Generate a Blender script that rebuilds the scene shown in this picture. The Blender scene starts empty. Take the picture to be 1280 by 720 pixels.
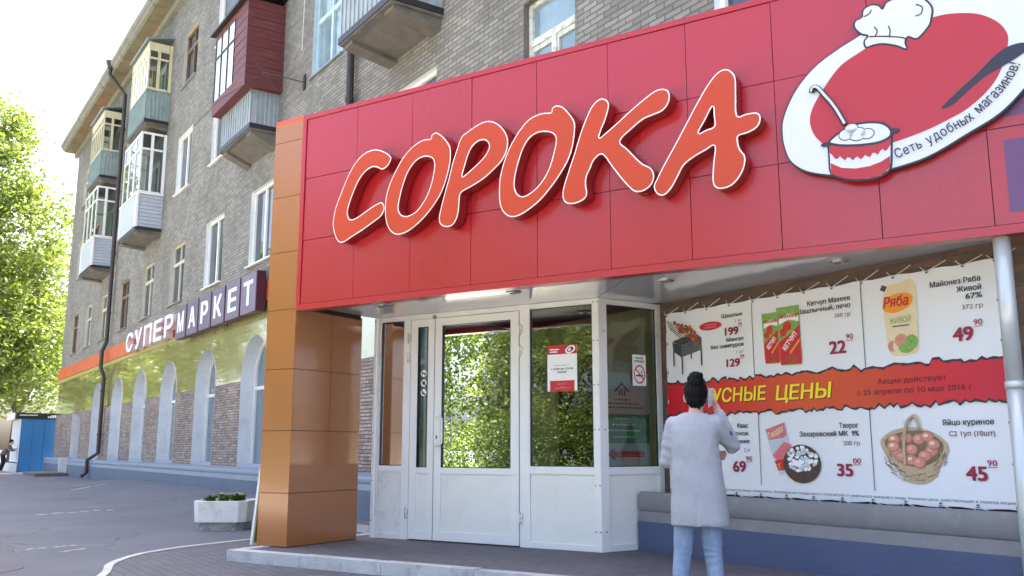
import bpy, bmesh, math, random
import numpy as np
from mathutils import Vector, Matrix
from mathutils.geometry import tessellate_polygon, delaunay_2d_cdt

S = bpy.context.scene
COL = S.collection
R = math.radians
rnd = random.Random(7)

# ------------------------------------------------------------------ camera, sky, sun, exposure
CAM_H = 1.12
cam = bpy.data.cameras.new('camera')
camo = bpy.data.objects.new('camera', cam)
COL.objects.link(camo)
cam.sensor_width = 36.0
cam.lens = 36.0 * 1139.2 / 1280.0
cam.clip_start = 0.05
cam.clip_end = 3000
camo.location = (0, 0, CAM_H)
# world X runs along the street wall, Y into the building
_p = R(9.98)
_fx, _fy = -0.82659, 0.56280
fwd = Vector((_fx * math.cos(_p), _fy * math.cos(_p), math.sin(_p)))
camo.rotation_euler = fwd.to_track_quat('-Z', 'Y').to_euler()
S.camera = camo

SUN_EL = 60.0          # the sun stands behind the building; the shop front lies in its shade
sun_from = Vector((-0.30, 0.95, 0)).normalized()
W = bpy.data.worlds.new('World')
S.world = W
W.use_nodes = True
wn = W.node_tree
bg = wn.nodes['Background']
sky = wn.nodes.new('ShaderNodeTexSky')
sky.sky_type = 'NISHITA'
sky.sun_disc = False
sky.sun_elevation = R(SUN_EL)
sky.sun_rotation = math.atan2(sun_from.x, sun_from.y)
sky.air_density = 0.7
sky.dust_density = 6.0
sky.ozone_density = 0.2
wn.links.new(sky.outputs[0], bg.inputs[0])
bg.inputs[1].default_value = 0.15
sun = bpy.data.lights.new('sun', 'SUN')
sun.energy = 5.0
sun.angle = R(0.55)
sun.color = (1.0, 0.95, 0.86)
suno = bpy.data.objects.new('sun', sun)
COL.objects.link(suno)
sd = Vector((sun_from.x * math.cos(R(SUN_EL)), sun_from.y * math.cos(R(SUN_EL)), math.sin(R(SUN_EL))))
suno.rotation_euler = (-sd).to_track_quat('-Z', 'Y').to_euler()
suno.location = (0, 20, 40)
S.view_settings.view_transform = 'Standard'
S.view_settings.look = 'None'
S.view_settings.exposure = 2.85
S.view_settings.gamma = 1.0
S.view_settings.use_curve_mapping = False
S.cycles.max_bounces = 8
S.cycles.transparent_max_bounces = 12
S.cycles.use_denoising = True

# ------------------------------------------------------------------ materials
def lin(c):
    return tuple(((v / 255) / 12.92 if v / 255 <= 0.04045 else ((v / 255 + 0.055) / 1.055) ** 2.4) for v in c)

MATS = {}
def mat(name, rgb, rough=0.6, metal=0.0, spec=0.5, coat=0.0, coat_rough=0.05, var=0.0, vscale=3.0, bump=0.0, bscale=40.0,
        dirt=None, dscale=2.0, damt=0.4, stretch=None, rvar=0.0):
    if name in MATS:
        return MATS[name]
    m = bpy.data.materials.new(name)
    m.use_nodes = True
    nt = m.node_tree
    b = nt.nodes['Principled BSDF']
    base = lin(rgb)
    b.inputs['Base Color'].default_value = (*base, 1)
    b.inputs['Roughness'].default_value = rough
    b.inputs['Metallic'].default_value = metal
    b.inputs['Specular IOR Level'].default_value = spec
    b.inputs['Coat Weight'].default_value = coat
    b.inputs['Coat Roughness'].default_value = coat_rough
    tc = nt.nodes.new('ShaderNodeTexCoord')
    vec = tc.outputs['Object']
    if stretch:
        mp = nt.nodes.new('ShaderNodeMapping')
        mp.inputs['Scale'].default_value = stretch
        nt.links.new(vec, mp.inputs[0])
        vec = mp.outputs[0]
    col = None
    if var > 0:
        n = nt.nodes.new('ShaderNodeTexNoise')
        n.inputs['Scale'].default_value = vscale
        n.inputs['Detail'].default_value = 6
        nt.links.new(vec, n.inputs['Vector'])
        mr = nt.nodes.new('ShaderNodeMapRange')
        mr.inputs['From Min'].default_value = 0.25
        mr.inputs['From Max'].default_value = 0.75
        mr.inputs['To Min'].default_value = 1 - var
        mr.inputs['To Max'].default_value = 1 + var
        nt.links.new(n.outputs['Fac'], mr.inputs[0])
        mx = nt.nodes.new('ShaderNodeVectorMath')
        mx.operation = 'SCALE'
        mx.inputs[0].default_value = base
        nt.links.new(mr.outputs[0], mx.inputs['Scale'])
        col = mx.outputs[0]
        if rvar > 0:
            m3 = nt.nodes.new('ShaderNodeMapRange')
            m3.inputs['To Min'].default_value = max(0.02, rough - rvar)
            m3.inputs['To Max'].default_value = min(1, rough + rvar)
            nt.links.new(n.outputs['Fac'], m3.inputs[0])
            nt.links.new(m3.outputs[0], b.inputs['Roughness'])
    if dirt:
        n2 = nt.nodes.new('ShaderNodeTexNoise')
        n2.inputs['Scale'].default_value = dscale
        n2.inputs['Detail'].default_value = 8
        n2.inputs['Roughness'].default_value = 0.65
        nt.links.new(vec, n2.inputs['Vector'])
        r2 = nt.nodes.new('ShaderNodeMapRange')
        r2.inputs['From Min'].default_value = 0.5
        r2.inputs['From Max'].default_value = 0.72
        r2.inputs['To Max'].default_value = damt
        nt.links.new(n2.outputs['Fac'], r2.inputs[0])
        mm = nt.nodes.new('ShaderNodeMix')
        mm.data_type = 'RGBA'
        nt.links.new(r2.outputs[0], mm.inputs[0])
        if col:
            nt.links.new(col, mm.inputs[6])
        else:
            mm.inputs[6].default_value = (*base, 1)
        mm.inputs[7].default_value = (*lin(dirt), 1)
        col = mm.outputs[2]
    if col:
        nt.links.new(col, b.inputs['Base Color'])
    if bump > 0:
        n4 = nt.nodes.new('ShaderNodeTexNoise')
        n4.inputs['Scale'].default_value = bscale
        n4.inputs['Detail'].default_value = 5
        nt.links.new(vec, n4.inputs['Vector'])
        bp = nt.nodes.new('ShaderNodeBump')
        bp.inputs['Strength'].default_value = bump
        bp.inputs['Distance'].default_value = 0.02
        nt.links.new(n4.outputs['Fac'], bp.inputs['Height'])
        nt.links.new(bp.outputs[0], b.inputs['Normal'])
    MATS[name] = m
    return m

def brick_mat(name, c1, c2, mortar, bw, rh, ms, plane='xz', rough=0.85, bump=0.6, squash=1.0, offs=0.5, noise=0.25, stain=None, coat=0.0, spec=0.4, wav=0.0):
    m = bpy.data.materials.new(name)
    m.use_nodes = True
    nt = m.node_tree
    b = nt.nodes['Principled BSDF']
    b.inputs['Roughness'].default_value = rough
    b.inputs['Specular IOR Level'].default_value = spec
    b.inputs['Coat Weight'].default_value = coat
    b.inputs['Coat Roughness'].default_value = 0.03
    b.inputs['Coat IOR'].default_value = 2.1
    geo = nt.nodes.new('ShaderNodeNewGeometry')
    sp = nt.nodes.new('ShaderNodeSeparateXYZ')
    nt.links.new(geo.outputs['Position'], sp.inputs[0])
    cb = nt.nodes.new('ShaderNodeCombineXYZ')
    a1, a2 = {'xz': (0, 2), 'xy': (0, 1), 'yz': (1, 2)}[plane]
    nt.links.new(sp.outputs[a1], cb.inputs[0])
    nt.links.new(sp.outputs[a2], cb.inputs[1])
    vec = cb.outputs[0]
    if wav > 0:
        nw = nt.nodes.new('ShaderNodeTexNoise')
        nw.inputs['Scale'].default_value = 6
        nt.links.new(vec, nw.inputs['Vector'])
        sc = nt.nodes.new('ShaderNodeVectorMath'); sc.operation = 'SCALE'
        sc.inputs['Scale'].default_value = wav
        nt.links.new(nw.outputs['Color'], sc.inputs[0])
        ad = nt.nodes.new('ShaderNodeVectorMath'); ad.operation = 'ADD'
        nt.links.new(vec, ad.inputs[0]); nt.links.new(sc.outputs[0], ad.inputs[1])
        vec = ad.outputs[0]
    br = nt.nodes.new('ShaderNodeTexBrick')
    br.inputs['Color1'].default_value = (*lin(c1), 1)
    br.inputs['Color2'].default_value = (*lin(c2), 1)
    br.inputs['Mortar'].default_value = (*lin(mortar), 1)
    br.inputs['Scale'].default_value = 1.0
    br.inputs['Mortar Size'].default_value = ms
    br.inputs['Mortar Smooth'].default_value = 0.3
    br.inputs['Brick Width'].default_value = bw
    br.inputs['Row Height'].default_value = rh
    br.offset = offs
    br.squash = squash
    br.squash_frequency = 3
    nt.links.new(vec, br.inputs['Vector'])
    n = nt.nodes.new('ShaderNodeTexNoise')
    n.inputs['Scale'].default_value = 0.9
    n.inputs['Detail'].default_value = 9
    n.inputs['Roughness'].default_value = 0.7
    nt.links.new(geo.outputs['Position'], n.inputs['Vector'])
    mr = nt.nodes.new('ShaderNodeMapRange')
    mr.inputs['From Min'].default_value = 0.25
    mr.inputs['From Max'].default_value = 0.75
    mr.inputs['To Min'].default_value = 1 - noise
    mr.inputs['To Max'].default_value = 1 + noise
    nt.links.new(n.outputs['Fac'], mr.inputs[0])
    sc2 = nt.nodes.new('ShaderNodeVectorMath'); sc2.operation = 'SCALE'
    nt.links.new(br.outputs['Color'], sc2.inputs[0])
    nt.links.new(mr.outputs[0], sc2.inputs['Scale'])
    col = sc2.outputs[0]
    if stain:
        n2 = nt.nodes.new('ShaderNodeTexNoise')
        n2.inputs['Scale'].default_value = 0.55
        n2.inputs['Detail'].default_value = 6
        mp = nt.nodes.new('ShaderNodeMapping')
        mp.inputs['Scale'].default_value = (1.6, 1.6, 0.5)
        mp.inputs['Location'].default_value = (3, 5, 1)
        nt.links.new(geo.outputs['Position'], mp.inputs[0])
        nt.links.new(mp.outputs[0], n2.inputs['Vector'])
        r2 = nt.nodes.new('ShaderNodeMapRange')
        r2.inputs['From Min'].default_value = 0.52
        r2.inputs['From Max'].default_value = 0.75
        r2.inputs['To Max'].default_value = 0.5
        nt.links.new(n2.outputs['Fac'], r2.inputs[0])
        mm = nt.nodes.new('ShaderNodeMix'); mm.data_type = 'RGBA'
        nt.links.new(r2.outputs[0], mm.inputs[0])
        nt.links.new(col, mm.inputs[6])
        mm.inputs[7].default_value = (*lin(stain), 1)
        col = mm.outputs[2]
    nt.links.new(col, b.inputs['Base Color'])
    iv = nt.nodes.new('ShaderNodeMath'); iv.operation = 'SUBTRACT'
    iv.inputs[0].default_value = 1.0
    nt.links.new(br.outputs['Fac'], iv.inputs[1])
    n3 = nt.nodes.new('ShaderNodeTexNoise')
    n3.inputs['Scale'].default_value = 22
    n3.inputs['Detail'].default_value = 4
    nt.links.new(geo.outputs['Position'], n3.inputs['Vector'])
    m3 = nt.nodes.new('ShaderNodeMath'); m3.operation = 'MULTIPLY_ADD'
    m3.inputs[1].default_value = 0.6 if rough > 0.4 else 0.0
    nt.links.new(n3.outputs['Fac'], m3.inputs[0])
    nt.links.new(iv.outputs[0], m3.inputs[2])
    bp = nt.nodes.new('ShaderNodeBump')
    bp.inputs['Strength'].default_value = bump
    bp.inputs['Distance'].default_value = 0.012
    nt.links.new(m3.outputs[0], bp.inputs['Height'])
    nt.links.new(bp.outputs[0], b.inputs['Normal'])
    MATS[name] = m
    return m

def glass_mat(name, tint=(200, 215, 205), ior=1.9, wob=0.0):
    m = bpy.data.materials.new(name)
    m.use_nodes = True
    nt = m.node_tree
    nt.nodes.remove(nt.nodes['Principled BSDF'])
    out = nt.nodes['Material Output']
    tr = nt.nodes.new('ShaderNodeBsdfTransparent')
    tr.inputs[0].default_value = (*lin(tint), 1)
    gl = nt.nodes.new('ShaderNodeBsdfGlossy')
    gl.inputs['Roughness'].default_value = 0.005
    gl.inputs['Color'].default_value = (0.95, 0.97, 0.96, 1)
    fr = nt.nodes.new('ShaderNodeFresnel')
    fr.inputs[0].default_value = ior
    mx = nt.nodes.new('ShaderNodeMixShader')
    nt.links.new(fr.outputs[0], mx.inputs[0])
    nt.links.new(tr.outputs[0], mx.inputs[1])
    nt.links.new(gl.outputs[0], mx.inputs[2])
    nt.links.new(mx.outputs[0], out.inputs[0])
    if wob > 0:
        tc = nt.nodes.new('ShaderNodeTexCoord')
        n = nt.nodes.new('ShaderNodeTexNoise')
        n.inputs['Scale'].default_value = 1.2
        nt.links.new(tc.outputs['Object'], n.inputs['Vector'])
        bp = nt.nodes.new('ShaderNodeBump')
        bp.inputs['Strength'].default_value = wob
        bp.inputs['Distance'].default_value = 0.02
        nt.links.new(n.outputs['Fac'], bp.inputs['Height'])
        nt.links.new(bp.outputs[0], gl.inputs['Normal'])
    MATS[name] = m
    return m

# ------------------------------------------------------------------ mesh builder
class Fr:
    """local frame: u along, w out of the face, z up"""
    def __init__(s, o, u, w):
        s.o = Vector(o); s.u = Vector(u); s.w = Vector(w)
    def __call__(s, a, w, z):
        return s.o + s.u * a + s.w * w + Vector((0, 0, z))

YW = 6.806                                      # street wall plane
WALL = Fr((0, YW, 0), (1, 0, 0), (0, -1, 0))    # u = X, w = out towards the street
PU = Vector((0.91385, 0.40605, 0))
PN = Vector((0.40605, -0.91385, 0))
P0 = Vector((-9.3046, 3.5323, 0))               # foot of the column's right front arris
PORT = Fr(P0, PU, PN)
V0 = Vector((-7.142, 5.936, 0))                 # vestibule corner
VEST = Fr(V0, PU, PN)
SIDE = Fr(V0, (0, 1, 0), (1, 0, 0))             # vestibule side face: u into the wall
WORLD = Fr((0, 0, 0), (1, 0, 0), (0, 1, 0))

class MB:
    def __init__(s):
        s.v = []; s.f = []; s.m = []; s.mats = []; s.smooth = False
    def mi(s, m):
        if m not in s.mats:
            s.mats.append(m)
        return s.mats.index(m)
    def add(s, vs, fs, m):
        o = len(s.v)
        s.v += [tuple(v) for v in vs]
        k = s.mi(m)
        for f in fs:
            s.f.append([i + o for i in f]); s.m.append(k)
    def box(s, fr, u0, u1, w0, w1, z0, z1, m):
        vs = [fr(a, b, c) for c in (z0, z1) for b in (w0, w1) for a in (u0, u1)]
        s.add(vs, [(0, 1, 3, 2), (4, 6, 7, 5), (0, 4, 5, 1), (2, 3, 7, 6), (0, 2, 6, 4), (1, 5, 7, 3)], m)
    def quad(s, fr, u0, u1, w, z0, z1, m):
        s.add([fr(u0, w, z0), fr(u1, w, z0), fr(u1, w, z1), fr(u0, w, z1)], [(0, 1, 2, 3)], m)
    def poly(s, pts, m):
        s.add(pts, [tuple(range(len(pts)))], m)
    def flat(s, fr, loops, w, m):
        """filled 2-D outline(s) (u,z) at offset w"""
        pts = [p for l in loops for p in l]
        tris = tessellate_polygon([[Vector((a, b, 0)) for a, b in l] for l in loops])
        s.add([fr(a, w, b) for a, b in pts], [tuple(t) for t in tris], m)
    def rim(s, fr, loops, w0, w1, m):
        for l in loops:
            n = len(l)
            vs = [fr(a, w0, b) for a, b in l] + [fr(a, w1, b) for a, b in l]
            s.add(vs, [(i, (i + 1) % n, n + (i + 1) % n, n + i) for i in range(n)], m)
    def prism(s, fr, loops, w0, w1, m, mside=None):
        s.flat(fr, loops, w1, m)
        s.flat(fr, loops, w0, mside or m)
        s.rim(fr, loops, w0, w1, mside or m)
    def zprism(s, pts, z0, z1, m, mtop=None):
        n = len(pts)
        tris = tessellate_polygon([[Vector((a, b, 0)) for a, b in pts]])
        s.add([(a, b, z1) for a, b in pts], [tuple(t) for t in tris], mtop or m)
        s.add([(a, b, z0) for a, b in pts], [tuple(t) for t in tris], m)
        s.add([(a, b, z0) for a, b in pts] + [(a, b, z1) for a, b in pts], [(i, (i + 1) % n, n + (i + 1) % n, n + i) for i in range(n)], m)
    def tube(s, pts, r, m, n=8, cap=True):
        pts = [Vector(p) for p in pts]
        rs = r if isinstance(r, (list, tuple)) else [r] * len(pts)
        vs = []; fs = []
        for i, p in enumerate(pts):
            d = (pts[min(i + 1, len(pts) - 1)] - pts[max(i - 1, 0)]).normalized()
            a = d.orthogonal().normalized() if i == 0 else (pa - d * pa.dot(d)).normalized()
            pa = a
            b = d.cross(a)
            for k in range(n):
                t = 2 * math.pi * k / n
                vs.append(p + (a * math.cos(t) + b * math.sin(t)) * rs[i])
        for i in range(len(pts) - 1):
            for k in range(n):
                fs.append((i * n + k, i * n + (k + 1) % n, (i + 1) * n + (k + 1) % n, (i + 1) * n + k))
        if cap:
            fs.append(tuple(range(n))[::-1]); fs.append(tuple(range((len(pts) - 1) * n, len(pts) * n)))
        s.add(vs, fs, m)
    def disc(s, fr, u, w, z, ru, rz, m, n=24):
        s.flat(fr, [[(u + ru * math.cos(2 * math.pi * k / n), z + rz * math.sin(2 * math.pi * k / n)) for k in range(n)]], w, m)
    def build(s, name, parent=None, smooth=False):
        me = bpy.data.meshes.new(name)
        off = parent_loc(parent)
        me.from_pydata([(v[0] - off.x, v[1] - off.y, v[2] - off.z) for v in s.v], [], s.f)
        for m in s.mats:
            me.materials.append(m)
        me.polygons.foreach_set('material_index', s.m)
        if smooth:
            me.polygons.foreach_set('use_smooth', [True] * len(s.f))
        me.update()
        bm = bmesh.new(); bm.from_mesh(me)
        bmesh.ops.recalc_face_normals(bm, faces=bm.faces)
        bm.to_mesh(me); bm.free()
        o = bpy.data.objects.new(name, me)
        COL.objects.link(o)
        if parent:
            o.parent = parent
        return o

def parent_loc(p):
    v = Vector((0, 0, 0))
    while p:
        v += p.location
        p = p.parent
    return v

def tag(o, label=None, cat=None, group=None, kind=None):
    if label: o['label'] = label
    if cat: o['category'] = cat
    if group: o['group'] = group
    if kind: o['kind'] = kind
    return o

def thing(name, label, cat, loc=(0, 0, 0), group=None):
    o = bpy.data.objects.new(name, None)
    COL.objects.link(o)
    o.location = loc
    o.empty_display_size = 0.2
    return tag(o, label, cat, group)

def copy_tree(o, loc=None, parent=None):
    c = o.copy()
    COL.objects.link(c)
    if parent:
        c.parent = parent
    if loc is not None:
        c.location = loc
    for ch in list(o.children):
        copy_tree(ch, None, c)
    return c

def smooth_loop(pts, k=4, closed=True):
    n = len(pts); out = []
    rng = range(n if closed else n - 1)
    for i in rng:
        g = (lambda j: pts[j % n]) if closed else (lambda j: pts[max(0, min(n - 1, j))])
        p0, p1, p2, p3 = g(i - 1), g(i), g(i + 1), g(i + 2)
        for j in range(k):
            t = j / k
            out.append(tuple(0.5 * ((2 * p1[d]) + (-p0[d] + p2[d]) * t + (2 * p0[d] - 5 * p1[d] + 4 * p2[d] - p3[d]) * t * t + (-p0[d] + 3 * p1[d] - 3 * p2[d] + p3[d]) * t ** 3) for d in range(2)))
    if not closed:
        out.append(tuple(pts[-1]))
    return out

def inset(loop, d):
    """move a closed loop to its inside by d (negative: outside)"""
    n = len(loop)
    area = sum(loop[i][0] * loop[(i + 1) % n][1] - loop[(i + 1) % n][0] * loop[i][1] for i in range(n))
    sg = 1 if area > 0 else -1
    out = []
    for i in range(n):
        a, b = loop[i - 1], loop[(i + 1) % n]
        tx, ty = b[0] - a[0], b[1] - a[1]
        l = math.hypot(tx, ty) or 1
        out.append((loop[i][0] - ty / l * d * sg, loop[i][1] + tx / l * d * sg))
    return out

# text as flat outlines (Blender's built-in font)
_tcache = {}
def glyphs(body, bold=0.0, shear=0.0):
    """[(x, y, layer)], faces, outlines; every contour is filled on its own because the font's contours overlap"""
    key = (body, shear)
    if key in _tcache:
        return _tcache[key]
    cu = bpy.data.curves.new('text', 'FONT')
    cu.body = body
    cu.size = 1.0
    cu.shear = shear
    ob = bpy.data.objects.new('text', cu)
    COL.objects.link(ob)
    dg = bpy.context.evaluated_depsgraph_get()
    oe = ob.evaluated_get(dg)
    cv = oe.to_curve(dg)
    loops = []
    for sp in cv.splines:
        pts = []
        if sp.type == 'BEZIER':
            n = len(sp.bezier_points)
            for k in range(n):
                a, b = sp.bezier_points[k], sp.bezier_points[(k + 1) % n]
                p0, p1, p2, p3 = a.co, a.handle_right, b.handle_left, b.co
                straight = (p1 - p0).cross(p3 - p0).length < 1e-5 and (p2 - p3).cross(p3 - p0).length < 1e-5
                for q in ((0,) if straight else (0, .25, .5, .75)):
                    v = p0 * (1 - q) ** 3 + p1 * 3 * q * (1 - q) ** 2 + p2 * 3 * q * q * (1 - q) + p3 * q ** 3
                    pts.append((v.x, v.y))
        else:
            pts = [(p.co.x, p.co.y) for p in sp.points]
        cl = []
        for p in pts:
            if not cl or math.hypot(p[0] - cl[-1][0], p[1] - cl[-1][1]) > 1e-4:
                cl.append(p)
        if len(cl) > 2:
            loops.append(cl)
    oe.to_curve_clear()
    bpy.data.objects.remove(ob)
    bpy.data.curves.remove(cu)
    def winding(p, ls):
        wnd = 0
        for l in ls:
            for k in range(len(l)):
                (x1, y1), (x2, y2) = l[k], l[(k + 1) % len(l)]
                if (y1 <= p[1]) != (y2 <= p[1]):
                    cr = (x2 - x1) * (p[1] - y1) - (p[0] - x1) * (y2 - y1)
                    if y1 <= p[1] and cr > 0: wnd += 1
                    elif y1 > p[1] and cr < 0: wnd -= 1
        return wnd
    groups = []
    for l in sorted(loops, key=lambda l: min(p[0] for p in l)):
        a, b = min(p[0] for p in l), max(p[0] for p in l)
        if groups and a < groups[-1][0]:
            groups[-1][1].append(l); groups[-1][0] = max(groups[-1][0], b)
        else:
            groups.append([b, [l]])
    vs = []; fs = []
    for _, ls in groups:
        pts = []; ed = []
        for l in ls:
            o = len(pts); n = len(l)
            pts += [Vector(p) for p in l]
            ed += [(o + k, o + (k + 1) % n) for k in range(n)]
        res = delaunay_2d_cdt(pts, ed, [], 0, 1e-6)
        o = len(vs)
        vs += [(v.x, v.y, 0) for v in res[0]]
        for f in res[2]:
            c = (sum(res[0][k].x for k in f) / len(f), sum(res[0][k].y for k in f) / len(f))
            if winding(c, ls):
                fs.append(tuple(k + o for k in f))
    _tcache[key] = (vs, fs, loops)
    return _tcache[key]
_capv = glyphs('Н', 0.0)[0]
CAP = max(v[1] for v in _capv)

def shifts(b):
    return [(0, 0)] if b <= .006 else [(-b, -.6 * b), (b, .6 * b), (-b, .6 * b), (b, -.6 * b), (0, 0)]
def put_text(mb, fr, body, x0, x1, base, cap, w, m, bold=0.02, shear=0.0):
    """text between x0 and x1 with its capitals cap tall on the baseline"""
    vs, fs, _l = glyphs(body, 0.0, shear)
    a = min(v[0] for v in vs); b = max(v[0] for v in vs)
    sx = (x1 - x0) / (b - a + 2 * bold)
    sz = cap / (CAP + 1.2 * bold)
    for k, (dx, dz) in enumerate(shifts(bold)):
        mb.add([fr(x0 + (v[0] - a + bold + dx) * sx, w + .0002 * k + .00003 * v[2], base + (v[1] + .6 * bold + dz) * sz) for v in vs], fs, m)

def put_rot(mb, fr, body, cx, cz, cap, ang, w, m, bold=0.02, xs=1.0, shear=0.0):
    vs, fs, _l = glyphs(body, 0.0, shear)
    a = min(v[0] for v in vs); b = max(v[0] for v in vs)
    s = cap / (CAP + 1.2 * bold)
    ca, sa = math.cos(ang), math.sin(ang)
    for k, (dx, dz) in enumerate(shifts(bold)):
        out = []
        for v in vs:
            x = (v[0] + dx - (a + b) / 2) * s * xs; ww = w + .0002 * k + .00003 * v[2]
            y = (v[1] + dz + .6 * bold) * s - cap / 2
            out.append(fr(cx + x * ca - y * sa, ww, cz + x * sa + y * ca))
        mb.add(out, fs, m)

# ------------------------------------------------------------------ material palette
brick = brick_mat('grey_brick', (146, 141, 134), (120, 115, 109), (102, 98, 93), 0.262, 0.077, 0.011, stain=(104, 97, 91), noise=0.3, bump=0.9)
brick_brown = brick_mat('brown_brick', (118, 92, 78), (96, 76, 66), (98, 88, 80), 0.262, 0.077, 0.011, stain=(82, 66, 58), noise=0.25, bump=0.9)
stone = brick_mat('rough_stone', (172, 156, 144), (132, 116, 108), (104, 94, 88), 0.30, 0.062, 0.008, squash=0.6, noise=0.35, bump=1.6, wav=0.03)
tile = brick_mat('olive_tile', (168, 160, 104), (162, 155, 100), (152, 146, 96), 0.6, 0.2, 0.004, rough=0.12, offs=0.0, noise=0.05, bump=0.015, coat=1.0, spec=0.6)
paving = brick_mat('paving_tile', (98, 97, 101), (88, 87, 92), (70, 69, 72), 0.20, 0.10, 0.006, plane='xy', rough=0.8, noise=0.16, bump=0.5, stain=(88, 84, 86))
plat_tile = brick_mat('platform_tile', (108, 101, 103), (98, 92, 96), (74, 70, 73), 0.20, 0.10, 0.005, plane='xy', rough=0.75, noise=0.18, bump=0.4, stain=(86, 80, 80))
asphalt = mat('asphalt', (98, 99, 106), 0.88, var=0.14, vscale=0.7, bump=0.4, bscale=140, dirt=(82, 82, 88), dscale=0.45, damt=0.6)
def add_wear(m, crack=(60, 58, 60), ksc=0.55, amt=0.8, speck=0.22):
    """aggregate speckle, wandering cracks and dark spots in a ground material"""
    nt = m.node_tree
    b = nt.nodes['Principled BSDF']
    src = b.inputs['Base Color'].links[0].from_socket
    g = nt.nodes.new('ShaderNodeNewGeometry')
    n = nt.nodes.new('ShaderNodeTexNoise'); n.inputs['Scale'].default_value = 70; n.inputs['Detail'].default_value = 2
    nt.links.new(g.outputs['Position'], n.inputs['Vector'])
    mr = nt.nodes.new('ShaderNodeMapRange')
    mr.inputs['From Min'].default_value = .3; mr.inputs['From Max'].default_value = .7
    mr.inputs['To Min'].default_value = 1 - speck; mr.inputs['To Max'].default_value = 1 + speck
    nt.links.new(n.outputs['Fac'], mr.inputs[0])
    sc = nt.nodes.new('ShaderNodeVectorMath'); sc.operation = 'SCALE'
    nt.links.new(src, sc.inputs[0]); nt.links.new(mr.outputs[0], sc.inputs['Scale'])
    nw = nt.nodes.new('ShaderNodeTexNoise'); nw.inputs['Scale'].default_value = 1.6; nw.inputs['Detail'].default_value = 5
    nt.links.new(g.outputs['Position'], nw.inputs['Vector'])
    ad = nt.nodes.new('ShaderNodeMixRGB'); ad.blend_type = 'ADD'; ad.inputs[0].default_value = 0.9
    nt.links.new(g.outputs['Position'], ad.inputs[1]); nt.links.new(nw.outputs['Color'], ad.inputs[2])
    vo = nt.nodes.new('ShaderNodeTexVoronoi'); vo.feature = 'DISTANCE_TO_EDGE'; vo.inputs['Scale'].default_value = ksc
    nt.links.new(ad.outputs[0], vo.inputs['Vector'])
    r2 = nt.nodes.new('ShaderNodeMapRange')
    r2.inputs['From Min'].default_value = 0.0; r2.inputs['From Max'].default_value = 0.012
    r2.inputs['To Min'].default_value = amt; r2.inputs['To Max'].default_value = 0.0
    nt.links.new(vo.outputs['Distance'], r2.inputs[0])
    nk = nt.nodes.new('ShaderNodeTexNoise'); nk.inputs['Scale'].default_value = 0.35
    nt.links.new(g.outputs['Position'], nk.inputs['Vector'])
    rk = nt.nodes.new('ShaderNodeMapRange'); rk.inputs['From Min'].default_value = .45; rk.inputs['From Max'].default_value = .55
    nt.links.new(nk.outputs['Fac'], rk.inputs[0])
    mu = nt.nodes.new('ShaderNodeMath'); mu.operation = 'MULTIPLY'
    nt.links.new(r2.outputs[0], mu.inputs[0]); nt.links.new(rk.outputs[0], mu.inputs[1])
    vs_ = nt.nodes.new('ShaderNodeTexVoronoi'); vs_.inputs['Scale'].default_value = 2.2
    nt.links.new(g.outputs['Position'], vs_.inputs['Vector'])
    r3 = nt.nodes.new('ShaderNodeMapRange'); r3.inputs['From Min'].default_value = .06; r3.inputs['From Max'].default_value = .09
    r3.inputs['To Min'].default_value = .45; r3.inputs['To Max'].default_value = 0
    nt.links.new(vs_.outputs['Distance'], r3.inputs[0])
    mxm = nt.nodes.new('ShaderNodeMath'); mxm.operation = 'MAXIMUM'
    nt.links.new(mu.outputs[0], mxm.inputs[0]); nt.links.new(r3.outputs[0], mxm.inputs[1])
    mm = nt.nodes.new('ShaderNodeMix'); mm.data_type = 'RGBA'
    nt.links.new(mxm.outputs[0], mm.inputs[0]); nt.links.new(sc.outputs[0], mm.inputs[6])
    mm.inputs[7].default_value = (*lin(crack), 1)
    nt.links.new(mm.outputs[2], b.inputs['Base Color'])
add_wear(asphalt)
add_wear(paving, amt=0.0, speck=0.18)
add_wear(plat_tile, amt=0.0, speck=0.18)
asph_dark = mat('asphalt_patch', (92, 90, 94), 0.85, var=0.1, bump=0.3, bscale=120)
concrete = mat('pale_concrete', (186, 184, 182), 0.85, var=0.12, vscale=5, bump=0.4, bscale=60, dirt=(128, 124, 120), dscale=6, damt=0.6)
grey_conc = mat('grey_concrete', (108, 103, 97), 0.9, var=0.2, vscale=4, bump=0.6, bscale=25, dirt=(84, 78, 72), dscale=2.5, damt=0.7)
plinth_blue = mat('plinth_blue_paint', (92, 104, 122), 0.6, var=0.08, vscale=1.2, bump=0.15, bscale=30, dirt=(84, 88, 100), dscale=1.5)
plinth_slate = mat('plinth_slate_paint', (76, 86, 116), 0.55, var=0.08, vscale=1.5, bump=0.2, bscale=30, dirt=(90, 92, 112), dscale=2)
mould_blue = mat('moulding_blue_grey', (126, 138, 150), 0.5, var=0.08, vscale=2, bump=0.1)
mould_grey = mat('moulding_grey', (128, 125, 127), 0.5, var=0.1, vscale=2.5, bump=0.15, bscale=20, dirt=(150, 148, 146), dscale=7, damt=0.4)
orange_band = mat('orange_paint', (196, 84, 52), 0.4, var=0.1, vscale=2, dirt=(206, 120, 92), dscale=3, damt=0.6)
white_paint = mat('white_plaster', (222, 222, 222), 0.7, var=0.05, vscale=2, bump=0.1, dirt=(176, 176, 174), dscale=3, damt=0.4)
pvc = mat('white_pvc', (232, 230, 226), 0.28, var=0.03, vscale=2, spec=0.5)
pvc_panel = mat('white_pvc_panel', (230, 228, 221), 0.35, var=0.04, vscale=1.5, dirt=(190, 190, 190), dscale=4, damt=0.25)
pvc_dirty = mat('scuffed_pvc', (224, 222, 216), 0.4, var=0.04, vscale=2, dirt=(150, 146, 140), dscale=9, damt=0.35)
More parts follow.
